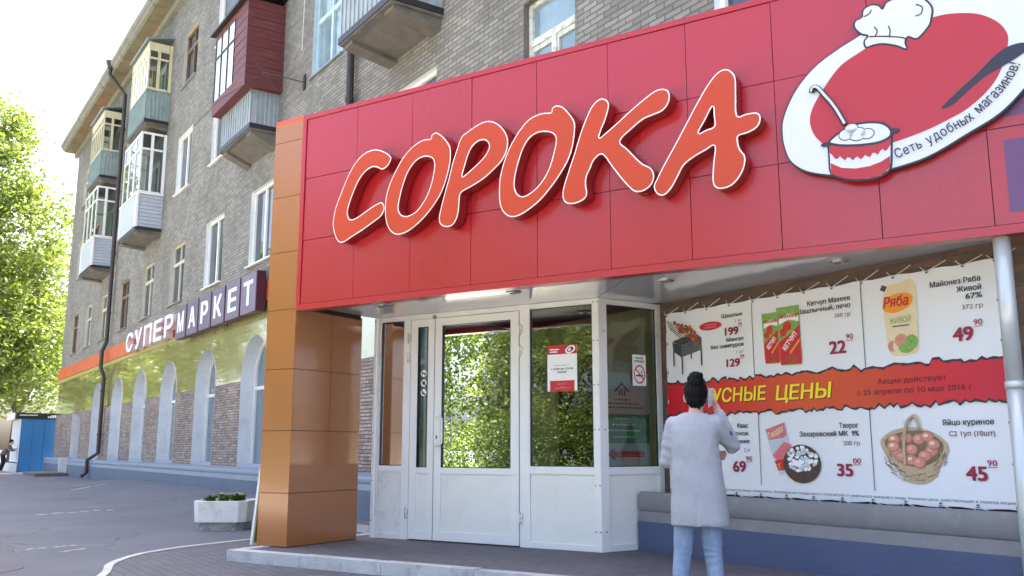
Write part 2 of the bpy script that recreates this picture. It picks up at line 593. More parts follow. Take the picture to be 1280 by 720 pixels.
cream = mat('cream_paint', (186, 180, 166), 0.6, var=0.1, vscale=3, dirt=(150, 136, 110), dscale=4)
yellow_wood = mat('yellow_wood_paint', (204, 194, 158), 0.6, var=0.1, vscale=4, dirt=(160, 144, 106), dscale=5)
brown_wood = mat('brown_wood', (112, 84, 66), 0.6, var=0.2, vscale=6)
blue_wood = mat('pale_blue_wood', (176, 196, 204), 0.5, var=0.1, vscale=4, dirt=(140, 150, 150), dscale=5)
peel_wood = mat('peeling_white_wood', (206, 206, 196), 0.6, var=0.1, vscale=5, dirt=(118, 116, 102), dscale=12, damt=0.9)
green_sheet = mat('green_sheet', (136, 152, 146), 0.55, var=0.12, vscale=4, dirt=(86, 110, 104), dscale=3)
grey_sheet = mat('galvanised_sheet', (136, 142, 146), 0.4, metal=0.35, var=0.12, vscale=3, dirt=(110, 112, 114), dscale=4)
rib_sheet = mat('pale_rail_sheet', (150, 158, 162), 0.5, var=0.12, vscale=4, dirt=(120, 120, 118), dscale=5)
siding = mat('vinyl_siding', (176, 180, 190), 0.45, var=0.04, vscale=3)
red_wood = mat('red_boards', (96, 42, 42), 0.6, var=0.25, vscale=5, stretch=(0.6, 0.6, 6), dirt=(126, 76, 70), dscale=2.5, damt=0.5)
dark_metal = mat('dark_metal', (44, 40, 40), 0.5, metal=0.2, var=0.2, vscale=5)
pipe_brown = mat('downpipe_paint', (58, 46, 44), 0.5, var=0.2, vscale=3)
rust = mat('rusty_cornice', (112, 102, 84), 0.9, var=0.25, vscale=2.2, bump=0.5, bscale=12, dirt=(150, 82, 58), dscale=0.45, damt=0.8)
cornice_m = mat('cornice_plaster', (128, 125, 118), 0.9, var=0.2, vscale=3, bump=0.6, bscale=14, dirt=(106, 98, 84), dscale=3, damt=0.8)
curtain_m = mat('net_curtain', (176, 180, 180), 0.9, var=0.15, vscale=8, stretch=(4, 1, 0.2))
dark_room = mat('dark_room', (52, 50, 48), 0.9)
red_panel = mat('red_cassette', (164, 25, 34), 0.30, var=0.05, vscale=0.8, spec=0.5, coat=0.55, coat_rough=0.2, bump=0.04, bscale=0.9, rvar=0.12)
red_trim = mat('red_trim', (168, 34, 42), 0.3, spec=0.5, coat=0.3, coat_rough=0.2)
gap_m = mat('dark_gap', (70, 16, 22), 0.8)
orange_cas = mat('bronze_cassette', (160, 100, 52), 0.26, var=0.07, vscale=1.0, spec=0.6, coat=0.5, coat_rough=0.12, metal=0.12)
orange_gap = mat('orange_gap', (58, 34, 22), 0.8)
orange_trim = mat('orange_trim', (222, 84, 44), 0.35)
purple_print = mat('purple_print', (96, 52, 96), 0.4, coat=0.3, coat_rough=0.2)
soffit_m = mat('glossy_white_soffit', (196, 200, 204), 0.14, var=0.03, vscale=1, spec=0.6, coat=0.4)
steel = mat('painted_steel', (196, 200, 198), 0.3, metal=0.25, var=0.05, vscale=2)
chrome = mat('brushed_metal', (150, 150, 150), 0.3, metal=0.9)
letter_face = mat('orange_red_letter', (182, 60, 22), 0.35, spec=0.45)
letter_side = mat('letter_side_red', (150, 26, 26), 0.4)
white_edge = mat('letter_white_edge', (238, 232, 226), 0.4)
emb_white = mat('emblem_white', (206, 207, 212), 0.4, coat=0.2)
emb_red = mat('emblem_red', (170, 26, 36), 0.35, coat=0.2, coat_rough=0.2)
emb_dark = mat('emblem_dark', (40, 38, 54), 0.4)
sign_purple = mat('letterbox_purple', (104, 84, 112), 0.35, coat=0.3, var=0.05)
sign_dark = mat('letterbox_side', (70, 22, 38), 0.5)
sign_white = mat('sign_white', (236, 236, 238), 0.4)
sign_pink = mat('sign_letter_edge', (214, 196, 204), 0.4)
vinyl = mat('banner_vinyl', (230, 230, 232), 0.5, var=0.02, vscale=1.5, bump=0.08, bscale=1.6)
ink_black = mat('print_black', (44, 42, 50), 0.5)
ink_crimson = mat('print_crimson', (150, 22, 62), 0.5)
ink_brown = mat('print_brown', (120, 70, 70), 0.5)
ink_red = mat('print_red', (200, 34, 48), 0.5)
ink_yellow = mat('print_yellow', (246, 222, 30), 0.5)
ink_maroon = mat('print_maroon', (104, 16, 34), 0.5)
ink_grey = mat('print_grey', (70, 74, 74), 0.5)
ink_green = mat('print_green', (130, 168, 84), 0.5, var=0.3, vscale=30)
ink_cream = mat('print_cream', (226, 208, 168), 0.5, var=0.08, vscale=8)
ink_orange = mat('print_orange', (236, 150, 44), 0.5)
ink_white = mat('print_white', (240, 240, 240), 0.5)
ink_pink = mat('print_pink', (216, 110, 118), 0.5, var=0.15, vscale=20)
ink_egg = mat('print_egg', (206, 140, 118), 0.5, var=0.15, vscale=12)
ink_egg2 = mat('print_egg_dark', (180, 108, 92), 0.5, var=0.15, vscale=12)
ink_wicker = mat('print_wicker', (186, 166, 134), 0.5, var=0.35, vscale=60, stretch=(1, 1, 2.5))
ink_wicker2 = mat('print_wicker_dark', (128, 106, 82), 0.5, var=0.3, vscale=50)
ink_meat = mat('print_meat', (170, 72, 48), 0.5, var=0.5, vscale=40)
ink_tomato = mat('print_tomato', (206, 46, 40), 0.5, var=0.2, vscale=18)
rope_m = mat('white_rope', (214, 212, 208), 0.7)
skin = mat('skin', (206, 160, 138), 0.5, var=0.04, vscale=10)
hair_m = mat('black_hair', (10, 9, 11), 0.6, spec=0.15, var=0.3, vscale=30, stretch=(1, 1, 0.25), bump=0.5, bscale=60)
coat_m = mat('grey_wool', (160, 161, 166), 0.9, var=0.05, vscale=25, bump=0.10, bscale=220)
denim = mat('light_denim', (132, 150, 174), 0.85, var=0.16, vscale=7, bump=0.35, bscale=22, dirt=(166, 182, 200), dscale=5, damt=0.5, stretch=(2.2, 2.2, .5))
shoe_m = mat('shoe_white', (190, 188, 184), 0.6)
blue_patch = mat('blue_patch', (46, 66, 142), 0.6)
phone_m = mat('phone_silver', (206, 208, 212), 0.25, metal=0.3)
kiosk_blue = mat('kiosk_blue', (46, 112, 160), 0.5, var=0.06, vscale=2)
kiosk_white = mat('kiosk_white', (214, 216, 216), 0.45)
black_m = mat('black_panel', (24, 24, 28), 0.4)
soil = mat('soil', (60, 48, 38), 0.95, bump=0.6, bscale=50)
mark_paint = mat('worn_road_paint', (166, 166, 168), 0.8, var=0.1, vscale=20)
olive_board = mat('olive_board', (150, 128, 60), 0.6, var=0.1)
bark = mat('bark', (92, 78, 66), 0.9, var=0.25, vscale=8, bump=0.8, bscale=14, stretch=(1, 1, 0.3))
jacket_m = mat('taupe_jacket', (108, 98, 96), 0.85)
trouser_m = mat('black_trousers', (30, 30, 36), 0.85)
poster_white = mat('poster_pale', (196, 204, 208), 0.5)
poster_green = mat('poster_green', (66, 150, 98), 0.5)
inner_wall = mat('vestibule_inner_wall', (196, 176, 140), 0.8, var=0.08)
glass = glass_mat('reflective_glass', tint=(170, 184, 176), ior=1.78, wob=0.03)
glass_side = glass_mat('clear_glass', tint=(206, 214, 206), ior=1.75, wob=0.02)
win_glass = mat('window_glass', (40, 50, 58), 0.03, spec=0.9, var=0.5, vscale=1.2)
win_glass_pale = mat('window_glass_pale', (120, 140, 150), 0.03, spec=0.9, var=0.3, vscale=2.0)

shop_glass = mat('shop_window_glass', (104, 122, 134), 0.03, spec=0.9, var=0.35, vscale=1.6, stretch=(2.5, 1, .3))
# banner stripe: printed colour runs from red through orange to crimson
def stripe_mat():
    m = bpy.data.materials.new('banner_stripe_print')
    m.use_nodes = True
    nt = m.node_tree
    b = nt.nodes['Principled BSDF']
    b.inputs['Roughness'].default_value = 0.5
    g = nt.nodes.new('ShaderNodeNewGeometry')
    sp = nt.nodes.new('ShaderNodeSeparateXYZ')
    nt.links.new(g.outputs['Position'], sp.inputs[0])
    mr = nt.nodes.new('ShaderNodeMapRange')
    mr.inputs['From Min'].default_value = -7.0
    mr.inputs['From Max'].default_value = -3.46
    nt.links.new(sp.outputs[0], mr.inputs[0])
    cr = nt.nodes.new('ShaderNodeValToRGB')
    e = cr.color_ramp.elements
    e[0].position = 0.0; e[0].color = (*lin((204, 24, 44)), 1)
    e[1].position = 1.0; e[1].color = (*lin((196, 24, 58)), 1)
    for p, c in ((0.22, (210, 44, 40)), (0.5, (214, 84, 34)), (0.68, (206, 70, 34)), (0.84, (206, 34, 48))):
        k = e.new(p); k.color = (*lin(c), 1)
    nt.links.new(mr.outputs[0], cr.inputs[0])
    nt.links.new(cr.outputs[0], b.inputs['Base Color'])
    return m
stripe_m = stripe_mat()

def leaf_mat(name, c1, c2, trans):
    m = bpy.data.materials.new(name)
    m.use_nodes = True
    nt = m.node_tree
    nt.nodes.remove(nt.nodes['Principled BSDF'])
    out = nt.nodes['Material Output']
    g = nt.nodes.new('ShaderNodeNewGeometry')
    n = nt.nodes.new('ShaderNodeTexNoise')
    n.inputs['Scale'].default_value = 0.5
    n.inputs['Detail'].default_value = 4
    nt.links.new(g.outputs['Position'], n.inputs['Vector'])
    ad = nt.nodes.new('ShaderNodeMath'); ad.operation = 'MULTIPLY_ADD'
    ad.inputs[1].default_value = 0.5
    nt.links.new(g.outputs['Random Per Island'], ad.inputs[0])
    mr = nt.nodes.new('ShaderNodeMapRange')
    mr.inputs['From Min'].default_value = 0.3; mr.inputs['From Max'].default_value = 0.7
    mr.inputs['To Max'].default_value = 0.5
    nt.links.new(n.outputs['Fac'], mr.inputs[0])
    nt.links.new(mr.outputs[0], ad.inputs[2])
    mx = nt.nodes.new('ShaderNodeMix'); mx.data_type = 'RGBA'
    mx.inputs[6].default_value = (*c1, 1); mx.inputs[7].default_value = (*c2, 1)
    nt.links.new(ad.outputs[0], mx.inputs[0])
    df = nt.nodes.new('ShaderNodeBsdfDiffuse')
    tl = nt.nodes.new('ShaderNodeBsdfTranslucent')
    gl = nt.nodes.new('ShaderNodeBsdfGlossy'); gl.inputs['Roughness'].default_value = 0.45
    nt.links.new(mx.outputs[2], df.inputs[0])
    hs = nt.nodes.new('ShaderNodeHueSaturation')
    hs.inputs['Value'].default_value = 1.5; hs.inputs['Hue'].default_value = 0.49
    nt.links.new(mx.outputs[2], hs.inputs['Color'])
    nt.links.new(hs.outputs[0], tl.inputs[0])
    a = nt.nodes.new('ShaderNodeMixShader'); a.inputs[0].default_value = trans
    nt.links.new(df.outputs[0], a.inputs[1]); nt.links.new(tl.outputs[0], a.inputs[2])
    b = nt.nodes.new('ShaderNodeMixShader'); b.inputs[0].default_value = 0.04
    nt.links.new(a.outputs[0], b.inputs[1]); nt.links.new(gl.outputs[0], b.inputs[2])
    nt.links.new(b.outputs[0], out.inputs[0])
    return m
leaf_spring = leaf_mat('spring_leaf', (0.060, 0.105, 0.016), (0.17, 0.215, 0.030), 0.42)
leaf_green = leaf_mat('green_leaf', (0.04, 0.085, 0.014), (0.12, 0.165, 0.028), 0.35)

# ================================================================== GROUND
def sm(t):
    t = max(0.0, min(1.0, t))
    return t * t * (3 - 2 * t)
def ground_z(x, y):
    if y > 7 or y < 3.5:
        return 0.0 if y < 3.5 else 0.2 * sm((x + 36) / 7) * sm((-13.5 - x) / 4)
    return 0.2 * sm((y - 4.0) / 2.2) * sm((x + 36) / 7) * sm((-13.5 - x) / 4)
def build_ground():
    xs = [-600, -300, -150, -100] + [-80 + 2 * i for i in range(15)] + [-50 + i for i in range(61)] + [14, 20, 40, 100, 300, 600]
    ys = [-600, -300, -100, -40] + [-20 + 2 * i for i in range(11)] + [2.5 + 0.5 * i for i in range(10)] + [9, 20, 60, 200, 600]
    me = bpy.data.meshes.new('ground')
    v = [(x, y, ground_z(x, y)) for y in ys for x in xs]
    n = len(xs)
    f = [(j * n + i, j * n + i + 1, (j + 1) * n + i + 1, (j + 1) * n + i) for j in range(len(ys) - 1) for i in range(n - 1)]
    me.from_pydata(v, [], f)
    me.materials.append(asphalt)
    me.polygons.foreach_set('use_smooth', [True] * len(f))
    o = bpy.data.objects.new('ground', me)
    COL.objects.link(o)
    tag(o, kind='structure')
build_ground()

# paving in front of the shop, bounded by a flush kerb strip
kerb_pts = smooth_loop([(-5.5, 0.2), (-7.4, 1.1), (-9.04, 1.74), (-9.75, 1.93), (-10.2, 2.14), (-10.55, 2.38), (-10.81, 2.65), (-11.03, 2.95), (-11.2, 3.29), (-11.43, 3.82), (-11.58, 4.3), (-11.66, 4.7)], 6, False)
mb = MB()
mb.zprism(kerb_pts + [(-11.7, 6.39), (6, 6.39), (10, 0.2), (10, -3.5), (-3.5, -3.5)], -0.02, 0.006, paving)
tag(mb.build('paving'), kind='structure')
mb = MB()
for i in range(len(kerb_pts) - 1):
    a, b = Vector(kerb_pts[i]), Vector(kerb_pts[i + 1])
    d = (b - a).normalized(); nn = Vector((-d.y, d.x)) * 0.038
    gap = d * 0.006 if i % 7 == 0 else d * 0
    q = [a - nn + gap, b - nn, b + nn, a + nn + gap]
    mb.add([(p.x, p.y, 0.014) for p in q] + [(p.x, p.y, -0.05) for p in q], [(0, 1, 2, 3), (0, 4, 5, 1), (1, 5, 6, 2), (2, 6, 7, 3), (3, 7, 4, 0)], concrete)
tag(mb.build('kerb_strip'), kind='structure')
# worn painted marks on the asphalt
mb = MB()
def worn_line(a, b, wid, n, seed):
    r_ = random.Random(seed)
    a = Vector(a); b = Vector(b); d = b - a; nn = Vector((-d.y, d.x)).normalized()
    t = 0.0
    while t < 1:
        l = r_.uniform(0.03, 0.16); g = r_.uniform(0.01, 0.06)
        if r_.random() < 0.85:
            k = 8; c = a + d * (t + l / 2) + nn * r_.uniform(-0.25, 0.25) * wid
            pts = []
            for i in range(k):
                an = 2 * math.pi * i / k
                p = c + d * (l / 2) * math.cos(an) * r_.uniform(0.7, 1.25) + nn * (wid / 2) * math.sin(an) * r_.uniform(0.5, 1.3)
                pts.append((p.x, p.y, ground_z(p.x, p.y) + 0.005))
            mb.poly(pts, mark_paint)
        t += l + g
worn_line((-11.75, 1.30), (-12.0, 2.0), 0.10, 6, 1)
worn_line((-11.3, 1.72), (-11.55, 2.02), 0.10, 4, 12)
worn_line((-17.8, 2.25), (-18.42, 3.55), 0.16, 8, 2)
worn_line((-27.4, 4.2), (-28.3, 5.3), 0.24, 7, 3)
worn_line((-38.0, 4.9), (-39.0, 5.5), 0.2, 5, 4)
tag(mb.build('road_markings'), kind='structure')
mb = MB()
mb.zprism(smooth_loop([(-12.9, 1.22), (-11.5, 1.31), (-10.4, 1.27), (-9.9, 1.14), (-9.6, 0.6), (-10.5, -0.4), (-13, -0.4)], 4), -0.02, 0.005, asph_dark)
tag(mb.build('asphalt_patch'), kind='structure')
# raised platform before the entrance (edge runs parallel to the portal)
E0 = Vector((-9.46, 2.97, 0))
def edge(t, back=0.0):
    p = E0 + PU * t - PN * back
    return (p.x, p.y)
mb = MB()
mb.zprism([edge(0.14, 0.12), edge(8.5, 0.12), edge(8.5, 0.6), (-1.6, 6.4), (-12.5, 6.4), (-11.75, 5.45), edge(0.14, 2.6)], -0.05, 0.112, concrete, plat_tile)
for i in range(9):
    t0, t1 = i * 1.0, min(8.5, i * 1.0 + 0.994)
    a, b, c, d = edge(t0), edge(t1), edge(t1, 0.14), edge(t0, 0.14)
    mb.zprism([a, b, c, d], -0.05, 0.118 + 0.003 * ((i * 7) % 3 - 1), concrete)
for i in range(3):
    a, b, c, d = edge(0, 0.15 + i), edge(0.13, 0.15 + i), edge(0.13, 1.144 + i), edge(0, 1.144 + i)
    mb.zprism([a, b, c, d], -0.05, 0.117, concrete)
tag(mb.build('entrance_platform'), kind='structure')

# ================================================================== APARTMENT BUILDING
X0, X1 = -48.9, 14.0
ZTOP = 15.95
BLD = thing('apartment_building', 'long grey brick apartment block with arched ground floor windows and balconies', 'building', (-20, 12, 0))
bays = [-45.8 + 0, -42.4, -39.05, -35.3, -31.65, -27.9, -24.15, -20.4, -16.78, -12.95, -9.13, -5.4, -1.7, 2.0, 5.7, 9.4]
arches = [-38.85, -35.1, -31.55, -27.9, -24.13, -20.3, -16.6, -12.9]
HW = 0.80      # half width of an upper window
rows = [(5.38, 7.22), (8.88, 10.75), (12.4, 14.2)]
holes = []
wins = []
BALC = {-31.65: 'a', -39.05: 'b', -20.4: 'r', -12.95: 'g'}
for r_i, (z0, z1) in enumerate(rows):
    for x in bays:
        if r_i > 0 and x in (-35.3,):
            pass
        if r_i > 0 and x in BALC:
            holes.append((x - 0.6, x + 0.6, z0 - 0.75, z1)); wins.append((x, 0.6, z0 - 0.75, z1, 'door', r_i))
        else:
            hw = HW * (0.72 if x in (-9.13,) else 1)
            holes.append((x - hw, x + hw, z0, z1)); wins.append((x, hw, z0, z1, 'win', r_i))

def wall_grid(mb, x0, x1, z0, z1, holes, m, w=0.0):
    xs = sorted({x0, x1} | {min(max(h[k], x0), x1) for h in holes for k in (0, 1)})
    zs = sorted({z0, z1} | {min(max(h[k], z0), z1) for h in holes for k in (2, 3)})
    for i in range(len(xs) - 1):
        for j in range(len(zs) - 1):
            cx, cz = (xs[i] + xs[i + 1]) / 2, (zs[j] + zs[j + 1]) / 2
            if any(h[0] < cx < h[1] and h[2] < cz < h[3] for h in holes):
                continue
            mb.quad(WALL, xs[i], xs[i + 1], w, zs[j], zs[j + 1], m)

TX = -9.6    # where tile and stone end, behind the shop portal
mb = MB()
wall_grid(mb, X0, X1, 4.83, ZTOP, holes, brick)
# end walls, back and roof close the block
for x, s_ in ((X0, -1), (X1, 1)):
    mb.add([(x, YW, 0), (x, 19, 0), (x, 19, ZTOP), (x, YW, ZTOP)], [(0, 1, 2, 3)], brick)
mb.add([(X0, 19, 0), (X1, 19, 0), (X1, 19, ZTOP), (X0, 19, ZTOP)], [(0, 1, 2, 3)], brick)
mb.add([(X0, YW + 0.55, 0), (X1, YW + 0.55, 0), (X1, YW + 0.55, ZTOP), (X0, YW + 0.55, ZTOP)], [(0, 1, 2, 3)], dark_room)
mb.build('upper_wall', BLD)
mb = MB()
wall_grid(mb, TX, X1, 0.6, 4.83, [(-9.1, -7.5, 0, 2.6)], brick_brown)
mb.build('lower_wall', BLD)
DOOR_X = (-44.2, -42.2)
AR = 0.9
rect_holes = [(a - AR, a + AR, 0.66, 2.75 + AR) for a in arches] + [(DOOR_X[0], DOOR_X[1], 0, 2.66)]
mb = MB()
wall_grid(mb, X0, TX, 0.6, 2.66, rect_holes, stone, 0.03)
mb.build('stone_cladding', BLD)
mb = MB()
wall_grid(mb, X0, TX, 2.66, 4.34, rect_holes, tile, 0.02)
N = 20
for a in arches:
    for i in range(N):
        t0, t1 = math.pi - math.pi * i / N, math.pi - math.pi * (i + 1) / N
        xa, xb = a + AR * math.cos(t0), a + AR * math.cos(t1)
        za, zb = 2.75 + AR * math.sin(t0), 2.75 + AR * math.sin(t1)
        mb.add([WALL(xa, .02, za), WALL(xb, .02, zb), WALL(xb, .02, 2.75 + AR), WALL(xa, .02, 2.75 + AR)], [(0, 1, 2, 3)], tile)
mb.box(WALL, X0, TX, 0.021, 0.06, 4.20, 4.335, mat('olive_moulding', (168, 158, 84), 0.4))
mb.build('tile_cladding', BLD)
mb = MB()
mb.box(WALL, X0 - 0.02, TX, 0.0, 0.10, 4.34, 4.83, orange_band)
mb.build('orange_band', BLD)
# plinth with a rounded moulding
def extrude_profile(mb, prof, x0, x1, m):
    n = len(prof)
    vs = [(x0, y, z) for y, z in prof] + [(x1, y, z) for y, z in prof]
    mb.add(vs, [(i, i + 1, n + i + 1, n + i) for i in range(n - 1)] + [tuple(range(n)), tuple(range(n, 2 * n))], m)
def roll(y0, z0, z1):
    c = (z0 + z1) / 2; r_ = (z1 - z0) / 2
    return [(y0 - r_ * 0.26 * math.cos(t), c + r_ * math.sin(t)) for t in [-math.pi / 2 + math.pi * k / 10 for k in range(11)]]
for seg, (a, b, mp, mm) in enumerate(((X0, DOOR_X[0], plinth_blue, mould_blue), (DOOR_X[1], -9.9, plinth_blue, mould_blue), (-7.12, X1, plinth_slate, mould_grey))):
    mb = MB()
    extrude_profile(mb, [(YW, -0.3), (6.39, -0.3), (6.39, 0.40 if seg == 2 else 0.46), (YW, 0.40 if seg == 2 else 0.46)], a, b, mp)
    mb.build('plinth', BLD)
    mb = MB()
    zb = 0.40 if seg == 2 else 0.46
    extrude_profile(mb, [(YW, zb), (6.40, zb), (6.41, zb + 0.09)] + roll(6.42, zb + 0.10, zb + (0.285 if seg == 2 else 0.21)) + [(6.47, zb + (0.288 if seg == 2 else 0.22)), (YW - 0.031, zb + (0.262 if seg == 2 else 0.25)), (YW, zb + (0.262 if seg == 2 else 0.33))], a, b, mm)
    mb.build('plinth_moulding', BLD, smooth=False)
# arched shop windows
for a in arches[:6] + arches[6:]:
    mb = MB()
    out = [(a - AR, 0.66)] + [(a + AR * math.cos(math.pi - math.pi * i / N), 2.75 + AR * math.sin(math.pi - math.pi * i / N)) for i in range(N + 1)] + [(a + AR, 0.66)]
    n = len(out)
    D = -0.36
    mb.add([WALL(x, 0.034, z) for x, z in out] + [WALL(x, D, z) for x, z in out], [(i, i + 1, n + i + 1, n + i) for i in range(n - 1)] + [(0, n, 2 * n - 1, n - 1)], white_paint)
    aw = mb.build('arched_window', BLD)
    mb = MB()
    inn = inset(out, 0.07)
    loop = inset(out, 0.001)
    for w0, w1 in ((D + 0.0, D + 0.07),):
        mb.add([WALL(x, w1, z) for x, z in loop] + [WALL(x, w1, z) for x, z in inn], [(i, (i + 1) % n, n + (i + 1) % n, n + i) for i in range(n)], pvc)
        mb.add([WALL(x, w1, z) for x, z in inn] + [WALL(x, w0, z) for x, z in inn], [(i, (i + 1) % n, n + (i + 1) % n, n + i) for i in range(n)], pvc)
    mb.box(WALL, a - 0.04, a + 0.04, D, D + 0.068, 0.73, 2.75 + AR - 0.05, pvc)
    mb.box(WALL, a - AR + 0.05, a + AR - 0.05, D, D + 0.066, 2.46, 2.54, pvc)
    mb.build('frame', aw)
    mb = MB()
    mb.flat(WALL, [inset(out, 0.03)], D + 0.02, shop_glass)
    mb.build('pane', aw)
    mb = MB()
    mb.box(WALL, a - AR + 0.01, a + AR - 0.01, D + 0.08, 0.06, 0.66, 0.70, concrete)
    mb.build('sill', aw)
# side door far along the wall
mb = MB()
x0, x1 = DOOR_X
mb.add([WALL(x0, .034, .1), WALL(x0, .034, 2.66), WALL(x1, .034, 2.66), WALL(x1, .034, .1), WALL(x0, -.5, .1), WALL(x0, -.5, 2.66), WALL(x1, -.5, 2.66), WALL(x1, -.5, .1)], [(0, 1, 5, 4), (1, 2, 6, 5), (2, 3, 7, 6)], white_paint)
mb.box(WALL, x0, x0 + 0.10, 0.034, 0.44, 0.0, 0.74, white_paint)
sd_ = mb.build('side_door', BLD)
mb = MB()
mb.box(WALL, x0 + 0.03, x1 - 0.03, -0.46, -0.40, 0.12, 2.63, brown_wood)
mb.box(WALL, x0 + 0.2, x1 - 0.2, -0.40, -0.385, 0.4, 1.2, brown_wood)
mb.build('leaf', sd_)
mb = MB()
mb.box(Fr((0, 0, 0), (1, 0, 0), (0, 1, 0)), -45.4, -41.6, 5.15, 6.38, -0.02, 0.13, grey_conc)
mb.build('door_step', BLD)

# upper windows
def window(x, hw, z0, z1, style):
    D = -0.16
    jm = {'pvc': white_paint, 'old': cream, 'creamy': cream, 'blue': blue_wood, 'peel': grey_conc}[style]
    fm = {'pvc': pvc, 'old': brown_wood, 'creamy': cream, 'blue': blue_wood, 'peel': peel_wood}[style]
    mb = MB()
    c = [(x - hw, z0), (x - hw, z1), (x + hw, z1), (x + hw, z0)]
    mb.add([WALL(a, 0.003, b) for a, b in c] + [WALL(a, D - 0.05, b) for a, b in c], [(0, 1, 5, 4), (1, 2, 6, 5), (2, 3, 7, 6), (3, 0, 4, 7)], jm)
    wn_ = mb.build('window', BLD)
    mb = MB()
    t = 0.065
    mb.box(WALL, x - hw + .001, x - hw + t, D, D + .07, z0, z1, fm); mb.box(WALL, x + hw - t, x + hw - .001, D, D + .07, z0, z1, fm)
    mb.box(WALL, x - hw + t, x + hw - t, D, D + .07, z0, z0 + t, fm); mb.box(WALL, x - hw + t, x + hw - t, D, D + .07, z1 - t, z1, fm)
    if style == 'pvc':
        mb.box(WALL, x - 0.04, x + 0.04, D, D + .068, z0 + t, z1 - t, fm)
    else:
        zt = z0 + (z1 - z0) * 0.68
        mb.box(WALL, x - hw + t, x + hw - t, D, D + .072, zt - .05, zt + .05, fm)
        mb.box(WALL, x - 0.045, x + 0.045, D, D + .068, z0 + t, zt - .05, fm)
        if style != 'peel':
            mb.box(WALL, x - 0.03, x + 0.03, D, D + .066, zt + .05, z1 - t, fm)
        else:
            for sx in (-1, 1):
                cxx = x + sx * hw * 0.5
                mb.box(WALL, cxx - hw * .44, cxx - hw * .36, D + .0, D + .05, z0 + t, zt - .05, fm)
                mb.box(WALL, cxx + hw * .36, cxx + hw * .44, D + .0, D + .05, z0 + t, zt - .05, fm)
                mb.box(WALL, cxx - hw * .36, cxx + hw * .36, D + .0, D + .05, zt - .12, zt - .05, fm)
    mb.build('frame', wn_)
    mb = MB()
    mb.quad(WALL, x - hw + 0.03, x + hw - 0.03, D + 0.02, z0 + 0.03, z1 - 0.03, win_glass_pale if style in ('peel', 'blue') else win_glass)
    mb.build('pane', wn_)
    mb = MB()
    mb.box(WALL, x - hw - 0.04, x + hw + 0.04, D, 0.07, z0 - 0.035, z0 - 0.002, grey_sheet if style != 'pvc' else pvc)
    mb.build('sill', wn_)
style_of = {(-20.4, 0): 'pvc', (-24.15, 0): 'pvc', (-24.15, 1): 'pvc', (-24.15, 2): 'pvc', (-16.78, 1): 'blue', (-9.13, 0): 'peel', (-12.95, 0): 'pvc', (-5.4, 0): 'pvc', (-27.9, 1): 'pvc', (-45.8, 0): 'old'}
for x, hw, z0, z1, kind, ri in wins:
    window(x, hw, z0, z1, 'pvc' if kind == 'door' and x != -12.95 else style_of.get((x, ri), 'old' if (x, ri) in ((-27.9, 2), (-35.3, 0), (-42.4, 1)) else 'creamy'))

# cornice with gutter edge
mb = MB()
seg = 1.95
xx = X0 - 0.35
i = 0
while xx < X1:
    xe = min(xx + seg - 0.012, X1)
    dz = 0.012 * math.sin(i * 2.1)
    mb.box(WALL, xx, xe, 0.0, 0.62, ZTOP - 0.10 + dz, ZTOP + 0.08, rust)
    mb.box(WALL, xx, xe, 0.0, 0.16, ZTOP - 0.34, ZTOP - 0.102 + dz, cornice_m)
    xx += seg; i += 1
mb.build('cornice', BLD)
mb = MB()
xx = X0 - 0.4; i = 0
while xx < X1:
    xe = min(xx + 1.23, X1)
    dz = 0.02 * math.sin(i * 1.7)
    prof = [(0.60, ZTOP - 0.06 + dz), (0.70, ZTOP - 0.03 + dz), (0.74, ZTOP + 0.07 + dz), (0.80, ZTOP + 0.10 + dz), (0.83, ZTOP + 0.24 + dz), (0.58, ZTOP + 0.26 + dz)]
    n = len(prof)
    mb.add([WALL(xx, w, z) for w, z in prof] + [WALL(xe, w, z) for w, z in prof], [(k, (k + 1) % n, n + (k + 1) % n, n + k) for k in range(n)] + [tuple(range(n)), tuple(range(n, 2 * n))], cornice_m)
    xx += 1.25; i += 1
mb.build('cornice_edge', BLD)
mb = MB()
mb.add([WALL(X0 - .3, .8, ZTOP + .25), WALL(X1, .8, ZTOP + .25), WALL(X1, -6, ZTOP + 2.6), WALL(X0 - .3, -6, ZTOP + 2.6), WALL(X0 - .3, -12.4, ZTOP + .25), WALL(X1, -12.4, ZTOP + .25)], [(0, 1, 2, 3), (3, 2, 5, 4), (0, 3, 4), (1, 5, 2)], grey_sheet)
mb.build('roof', BLD)
# downpipes
mb = MB()
px = -37.15
mb.tube([(px, YW - .78, ZTOP + .15), (px, YW - .78, ZTOP - .25), (px, YW - .16, ZTOP - .95), (px, YW - .15, 5.1), (px, YW - .28, 4.75), (px, YW - .28, 4.1), (px, YW - .15, 3.8), (px, YW - .15, 0.95), (px, YW - .50, 0.7), (px, YW - .50, 0.25), (px, YW - .68, 0.1)], 0.075, pipe_brown, 10)
mb.tube([(px, YW - .78, ZTOP + .3), (px, YW - .78, ZTOP - .02)], [.2, .09], pipe_brown, 10)
for z in (13.5, 11, 8.5, 6.2, 3.2, 1.6):
    mb.tube([(px, YW - .15, z), (px, YW - .15, z + .06)], .095, pipe_brown, 10)
mb.build('downpipe', BLD)
mb = MB()
mb.tube([(-15.3, YW - .12, ZTOP - .6), (-15.3, YW - .12, 0.8)], 0.075, pipe_brown, 10)
for z in (13, 10, 7.6, 6.2):
    mb.tube([(-15.3, YW - .12, z), (-15.3, YW - .12, z + .08)], .09, pipe_brown, 10)
mb.build('downpipe', BLD)

